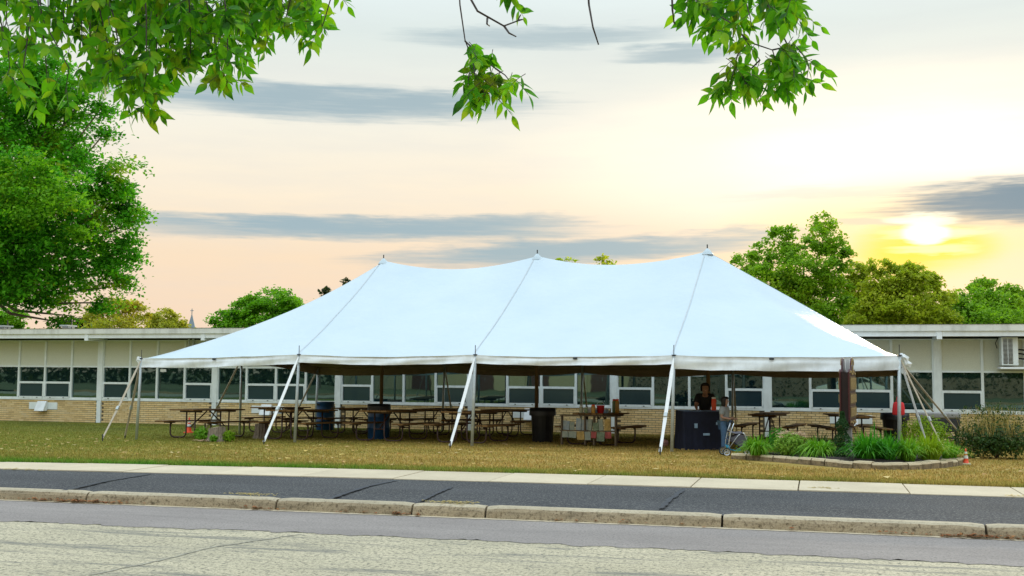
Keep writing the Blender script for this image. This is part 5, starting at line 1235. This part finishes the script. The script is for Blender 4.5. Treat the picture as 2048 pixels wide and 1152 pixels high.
# ------------------------------------------------------------------ tree overhead whose twigs hang into the picture
def leaf_mesh():
    prof = [(0, .0), (.10, .10), (.26, .19), (.44, .205), (.64, .15), (.83, .06), (1.0, .0)]; V = []; Fs = []
    for i, (x, w) in enumerate(prof): z = -.10 * x * x; V += [(x, 0, z), (x, w, z + .10 * w * 4 * .3), (x, -w, z + .10 * w * 4 * .3)]
    for i in range(len(prof) - 1):
        a, b = 3 * i, 3 * (i + 1); Fs += [(a, b, b + 1, a + 1), (a, a + 2, b + 2, b)]
    mb = MB(); mb.add(V, Fs); me = bpy.data.meshes.new('leaf'); me.from_pydata(mb.v, [], mb.f); me.update(); return me
lm = leaf_mesh(); lm.materials.append(M['overhang_leaf']); LV = np.array([v.co[:] for v in lm.vertices]); LF = [tuple(p.vertices) for p in lm.polygons]
over = thing('overhanging_tree', (-5.2, 2.2, .1), 'ash tree whose leafy twigs hang into the top of the picture', 'tree')
trunk = Vector((-5.6, 2.0, .05)); limb_a = [trunk, Vector((-5.5, 2.2, 2.2)), Vector((-5.0, 3.2, 4.6)), Vector((-4.4, 5.2, 5.5)), Vector((-3.2, 6.6, 5.4)), Vector((-1.6, 6.9, 5.2)), Vector((.2, 7.2, 5.0)), Vector((1.2, 7.4, 4.9))]
MB().tube(limb_a[:3], [.26, .21, .17], 12).build('trunk', M['bark'], over, smooth=True)
MB().tube([limb_a[2].lerp(limb_a[1], .05)] + limb_a[3:], [.15, .10, .07, .05, .035, .02], 8).build('limb', M['bark'], over, smooth=True)
MB().tube([limb_a[2], Vector((-5.6, 5.0, 5.0)), Vector((-5.8, 6.6, 5.0))], [.12, .07, .03], 8).build('limb', M['bark'], over, smooth=True)
rng = random.Random(101)
TW_ = []   # (pixel path, depth, leaves, half width px)
def tw(pts, D, n, hw_=26): TW_.append((pts, D, n, hw_))
for _k in range(26): tw([(_k * 25 + rng.uniform(-30, 0), -70), (_k * 25 + rng.uniform(-10, 20), -10), (_k * 25 + rng.uniform(-25, 25), rng.uniform(20, 80))], 7.1 + rng.uniform(-.2, .4), 4, 26)
for ex, ey, D, n in ((20, 160, 6.4, 16), (50, 215, 6.3, 22), (95, 180, 6.6, 20), (130, 205, 6.5, 10), (10, 60, 6.8, 18), (70, 90, 7.1, 20), (120, 80, 6.9, 18), (165, 100, 6.9, 12),
                     (185, 70, 7.2, 16), (215, 165, 6.7, 22), (250, 215, 6.5, 26), (285, 225, 6.5, 24), (310, 175, 6.8, 22), (345, 165, 6.9, 22), (235, 120, 7.2, 20), (280, 110, 7.1, 22), (330, 100, 7.2, 20),
                     (375, 150, 6.7, 22), (400, 110, 7.0, 22), (450, 188, 6.5, 24), (430, 130, 6.9, 22), (470, 90, 7.0, 18), (400, 50, 7.2, 18), (455, 50, 7.2, 18), (500, 60, 6.9, 18), (535, 85, 6.7, 18), (520, 20, 7.2, 16), (570, 85, 6.6, 16), (600, 60, 6.8, 18), (565, 30, 7.1, 16), (640, 70, 6.6, 12), (620, 25, 6.9, 14), (255, 30, 7.3, 12), (320, 30, 7.3, 14), (60, 20, 7.2, 14), (150, 25, 7.2, 12), (505, -15, 7., 10), (180, 190, 6.8, 6)):
    ey = ey * .92; sx = ex + rng.uniform(-70, 40); tw([(sx, -90), ((sx + ex) / 2 + rng.uniform(-20, 20), ey * .35 - 40), (ex + rng.uniform(-8, 8), ey * .72), (ex, ey)], D, n)
tw([(916, -60), (920, 10), (930, 80), (945, 120), (960, 142)], 6.5, 6, 14); tw([(930, 82), (955, 105), (975, 125), (1000, 145)], 6.5, 10, 22); tw([(945, 120), (950, 150), (970, 190)], 6.5, 12, 20); tw([(975, 125), (1010, 150), (1030, 175)], 6.45, 16, 24); tw([(960, 142), (985, 170), (1000, 195)], 6.5, 14, 24); tw([(943, 115), (938, 150), (932, 190)], 6.5, 7, 12)
tw([(920, -40), (955, 22), (1008, 52), (1035, 42), (1041, 30)], 6.6, 0); tw([(1008, 52), (1018, 66), (1032, 73)], 6.6, 0); tw([(1036, 41), (1045, 39)], 6.6, 0); tw([(975, 36), (974, 48), (979, 52)], 6.6, 0)
tw([(980, -70), (990, -20), (1005, -2), (1020, 5)], 6.7, 9, 22); tw([(1174, -50), (1178, 10), (1186, 55), (1197, 89)], 6.4, 0); tw([(1343, -50), (1345, 20), (1348, 45), (1357, 55)], 6.6, 0)
for ex, ey, n in ((1400, 20, 14), (1425, 60, 18), (1470, 40, 22), (1500, 55, 22), (1450, 20, 18), (1540, 30, 22), (1580, 35, 22), (1560, 10, 18), (1590, 70, 16)):
    tw([(ex - 40 + rng.uniform(-10, 10), -80), (ex - 15, -20), (ex, ey * .6), (ex + rng.uniform(-5, 8), ey)], 6.6 + rng.uniform(-.3, .3), n, 24)
tw([(1385, -40), (1410, 15), (1460, 45), (1480, 65), (1520, 120), (1510, 150)], 6.4, 22, 30); tw([(1480, 65), (1500, 85), (1545, 100), (1560, 150), (1548, 180)], 6.4, 26, 30); tw([(1500, 85), (1475, 110), (1465, 150), (1455, 190)], 6.4, 18, 18); tw([(1545, 100), (1590, 90), (1610, 115), (1620, 140)], 6.4, 18, 22); tw([(1560, 60), (1580, 100), (1590, 140), (1580, 165)], 6.45, 20, 26); tw([(1520, 120), (1490, 150), (1490, 180)], 6.4, 16, 20)
leaves = []; mb = MB()
for pts, D, n, hw_ in TW_:
    P = [at(px, py, D + .12 * math.sin(i * 1.7 + D * 9)) for i, (px, py) in enumerate(pts)]; m_ = len(P)
    mb.tube(P, [(.0075 if n == 0 else .0055) - .0035 * i / (m_ - 1) for i in range(m_)], 5)
    if pts[0][1] < -30:
        tgt = min(limb_a[3:], key=lambda q: (q - P[0]).length); mb.tube([tgt, tgt.lerp(P[0], .5) + Vector((0, 0, .1)), P[0]], [.02, .013, .009], 5)
    seg = [(P[i], P[i + 1]) for i in range(m_ - 1)]; Ls = np.array([(b - a).length for a, b in seg]); Ls = Ls / Ls.sum()
    fac = 4.0 if 160 < pts[-1][0] < 480 else (2.1 if pts[-1][0] < 150 else 2.5)
    for k in range(int(n * fac / 5 + .5)):                   # compound leaves: five to seven leaflets on one drooping stalk
        i = rng.choices(range(len(seg)), Ls * np.linspace(.7, 1.2, len(seg)))[0]; a, b = seg[i]; q = a.lerp(b, rng.random()); w = hw_ / F * D
        q = q + RT * rng.gauss(0, w * .35) + FW * rng.gauss(0, .10) + UP * rng.gauss(.02, w * .35)
        r_ = (Vector((0, 0, -1)) * rng.uniform(.25, 1.1) + RT * rng.gauss(0, .75) + FW * rng.gauss(0, .5)).normalized(); sd_ = r_.cross(FW); sd_ = (sd_.normalized() if sd_.length > .2 else RT.copy()); RL = rng.uniform(.09, .17)
        nl = rng.choice((5, 5, 7)); mb.tube([q, q + r_ * RL * .5 + Vector((0, 0, .008)), q + r_ * RL], [.0022, .0018, .0012], 4, False)
        for j in range(nl):
            t = .25 + .75 * (j // 2) / ((nl - 1) // 2); s_ = 0 if j == nl - 1 else (1 if j % 2 else -1); base_ = q + r_ * RL * min(1, t)
            d = (r_ * (1.0 if s_ == 0 else .55) + sd_ * s_ * rng.uniform(.6, 1.0) + Vector((0, 0, -1)) * rng.uniform(.25, .75) + FW * rng.gauss(0, .35)).normalized()
            nn = (FW * -1 * rng.uniform(.1, 1) + Vector((0, 0, 1)) * rng.uniform(-.2, .8) + RT * rng.gauss(0, .6)); nn = (nn - d * nn.dot(d)).normalized(); L = rng.uniform(.06, .125)
            Mx = Matrix((d * L, nn.cross(d) * L * rng.uniform(.75, 1.15), nn * L * rng.uniform(.5, 2.2))).transposed().to_4x4(); Mx.translation = base_; leaves.append(Mx)
mb.build('twigs', M['twig'], over); tag(bpy.data.objects['twigs'], kind='stuff')
def px_of(q): d = q - EYE; z = d.dot(FW); return 1024 + F * d.dot(RT) / z, 576 - F * d.dot(UP) / z, z
inside = [(m_, px_of(m_.translation)) for m_ in leaves]; inside.sort(key=lambda t: (not (0 < t[1][0] < 2048 and t[1][1] > 5), t[1][2]))
for m_, _ in inside[:300]:
    o = bpy.data.objects.new('leaf', lm); COL.objects.link(o); o.parent = over; o.matrix_parent_inverse = wmat(over).inverted(); o.matrix_basis = m_
V = []; Fs = []
for m_, _ in inside[300:]:
    b = len(V); A4 = np.array(m_); V += list(LV @ A4[:3, :3].T + A4[:3, 3]); Fs += [tuple(i + b for i in f_) for f_ in LF]
tag(fast('foliage', V, Fs, M['overhang_leaf'], over), kind='stuff')
# rest of the crown above the picture
rg = np.random.default_rng(5); lob = [((-4.6, 4.4, 7.4), (2.6, 2.4, 1.2)), ((-1.6, 6.0, 7.2), (2.6, 1.8, 1.0)), ((-5.6, 1.5, 7.0), (2.2, 2.4, 1.4))]
V, Fc, _ = spread_leaves(lob, 90, 40, .11, rg, .2); tag(fast('upper_foliage', V, Fc, M['overhang_leaf'], over), kind='stuff')

# ================================================================== ACROSS THE STREET (seen mirrored in the windows)
hall = thing('brick_hall', (-30, -26, .1), 'cream brick hall with brown doors across the street, mirrored in the windows', 'building')
simple('hall_brick', (.45, .40, .26), .85, .1, 8)
MB().bx(-44, -14, -36, -26, .0, 5.2).build('wall', M['hall_brick'], hall); MB().bx(-44.4, -13.6, -36.4, -25.6, 5.2, 5.6).build('roof', M['roofing'], hall)
for x in (-35.5, -29.5, -24.2, -18.5):
    d = MB().bx(x - .95, x + .95, -26.02, -25.94, .1, 2.5).build('door', M['hall_door'], hall); MB().tube([(x + .1, -25.9, 1.0), (x + .1, -25.9, 1.4)], .02, 6).build('door_handle', M['steel'], d)
    MB().bx(x - 1.9, x - 1.25, -26.0, -25.85, 0, 4.2).build('pilaster', M['hall_brick'], hall)
cc0 = Vector((2.2, -9.5, .1)); car = thing('parked_car', cc0, 'white car parked across the street, mirrored in the right windows', 'car')
prof = [(-2.25, .32), (-2.3, .62), (-2.2, .82), (-1.5, .93), (-1.05, 1.0), (-.35, 1.42), (.9, 1.45), (1.65, 1.08), (2.2, .98), (2.28, .6), (2.2, .32)]
mb = MB(); mb.prism([(x, z) for x, z in prof], -.86, .86, 'y'); mb.v = [tuple(Vector(v) + cc0) for v in mb.v]; body = mb.build('body', M['car_white'], car, bevel=.05)
for s in (-1, 1):
    mb = MB(); mb.prism([(-.95, 1.0), (-.38, 1.36), (.85, 1.39), (1.42, 1.06)], s * .862 - .004, s * .862 + .004, 'y'); mb.v = [tuple(Vector(v) + cc0) for v in mb.v]; mb.build('side_window', M['car_glass'], body)
    for x in (-1.4, 1.4):
        mb = MB(); mb.lathe((0, 0, 0), [(.16, -.1), (.32, -.1), (.33, 0), (.32, .1), (.16, .1)], 20); mb.v = [tuple(Vector((v[0] + x, v[2] + s * .80, v[1] + .32)) + cc0) for v in mb.v]; w = mb.build('wheel', M['rubber'], car)
        mb = MB(); mb.lathe((0, 0, 0), [(.0, .105), (.2, .105), (.2, -.105), (.0, -.105)], 16); mb.v = [tuple(Vector((v[0] + x, v[2] + s * .80, v[1] + .32)) + cc0) for v in mb.v]; mb.build('rim', M['alu'], w)
    mb = MB().box((-2.26, s * .6, .70), (.06, .4, .14)); mb.v = [tuple(Vector(v) + cc0) for v in mb.v]; mb.build('headlight', M['cone_white'], body)
src = {k: [o for o in bpy.data.objects if o.get('label', '').startswith(k)][0] for k in ('broad dense', 'rounded green')}
for i, (k, x, y, lab) in enumerate((('broad dense', -12, -17, 'dense tree across the street, mirrored in the middle windows'), ('rounded green', -4, -22, 'round tree across the street behind the parked car'), ('broad dense', 12, -18, 'tree across the street right of the parked car'),
                                    ('rounded green', -42, -18, 'tree across the street left of the brick hall'), ('broad dense', -54, -12, 'tree across the street at its far left end'), ('rounded green', 24, -20, 'tree across the street at its far right end'), ('rounded green', 5, -30, 'tree standing furthest back behind the parked car'))):
    o = dup(src[k]); o.location = (x, y, -.1); o.rotation_euler = (0, 0, i * 1.1); o["label"] = lab; o["group"] = 'trees across the street'
rg = np.random.default_rng(15); hp = Vector((-4, -13.5, .1)); hd_ = thing('hedge', hp, 'long clipped hedge across the street, mirrored in the windows', 'hedge')
P = np.c_[rg.uniform(-14, 26, 9000), hp.y + rg.uniform(-.6, .6, 9000), .1 + rg.uniform(0, 1.7, 9000)]; V, Fc = leaf_cloud(P, rg.normal(size=P.shape), .2, rg); tag(fast('foliage', V, Fc, M['tree_dark'], hd_), kind='stuff')
MB().bx(-14, 26, hp.y - .35, hp.y + .35, .05, 1.5).build('stem_core', M['bark'], hd_)

rg = np.random.default_rng(25); P = np.c_[rg.uniform(-110, 80, 16000), -48 + rg.uniform(-5, 5, 16000), rg.uniform(0, 1, 16000)]
P[:, 2] = .1 + P[:, 2] * (7.5 + 2.0 * np.sin(P[:, 0] * .31) + 1.2 * np.sin(P[:, 0] * .83)); V, Fc = leaf_cloud(P, rg.normal(size=P.shape), .9, rg)
tag(fast('woodland', V, Fc, M['tree_dark']), 'mass of trees far across the street, mirrored in the windows', 'wood', kind='stuff')
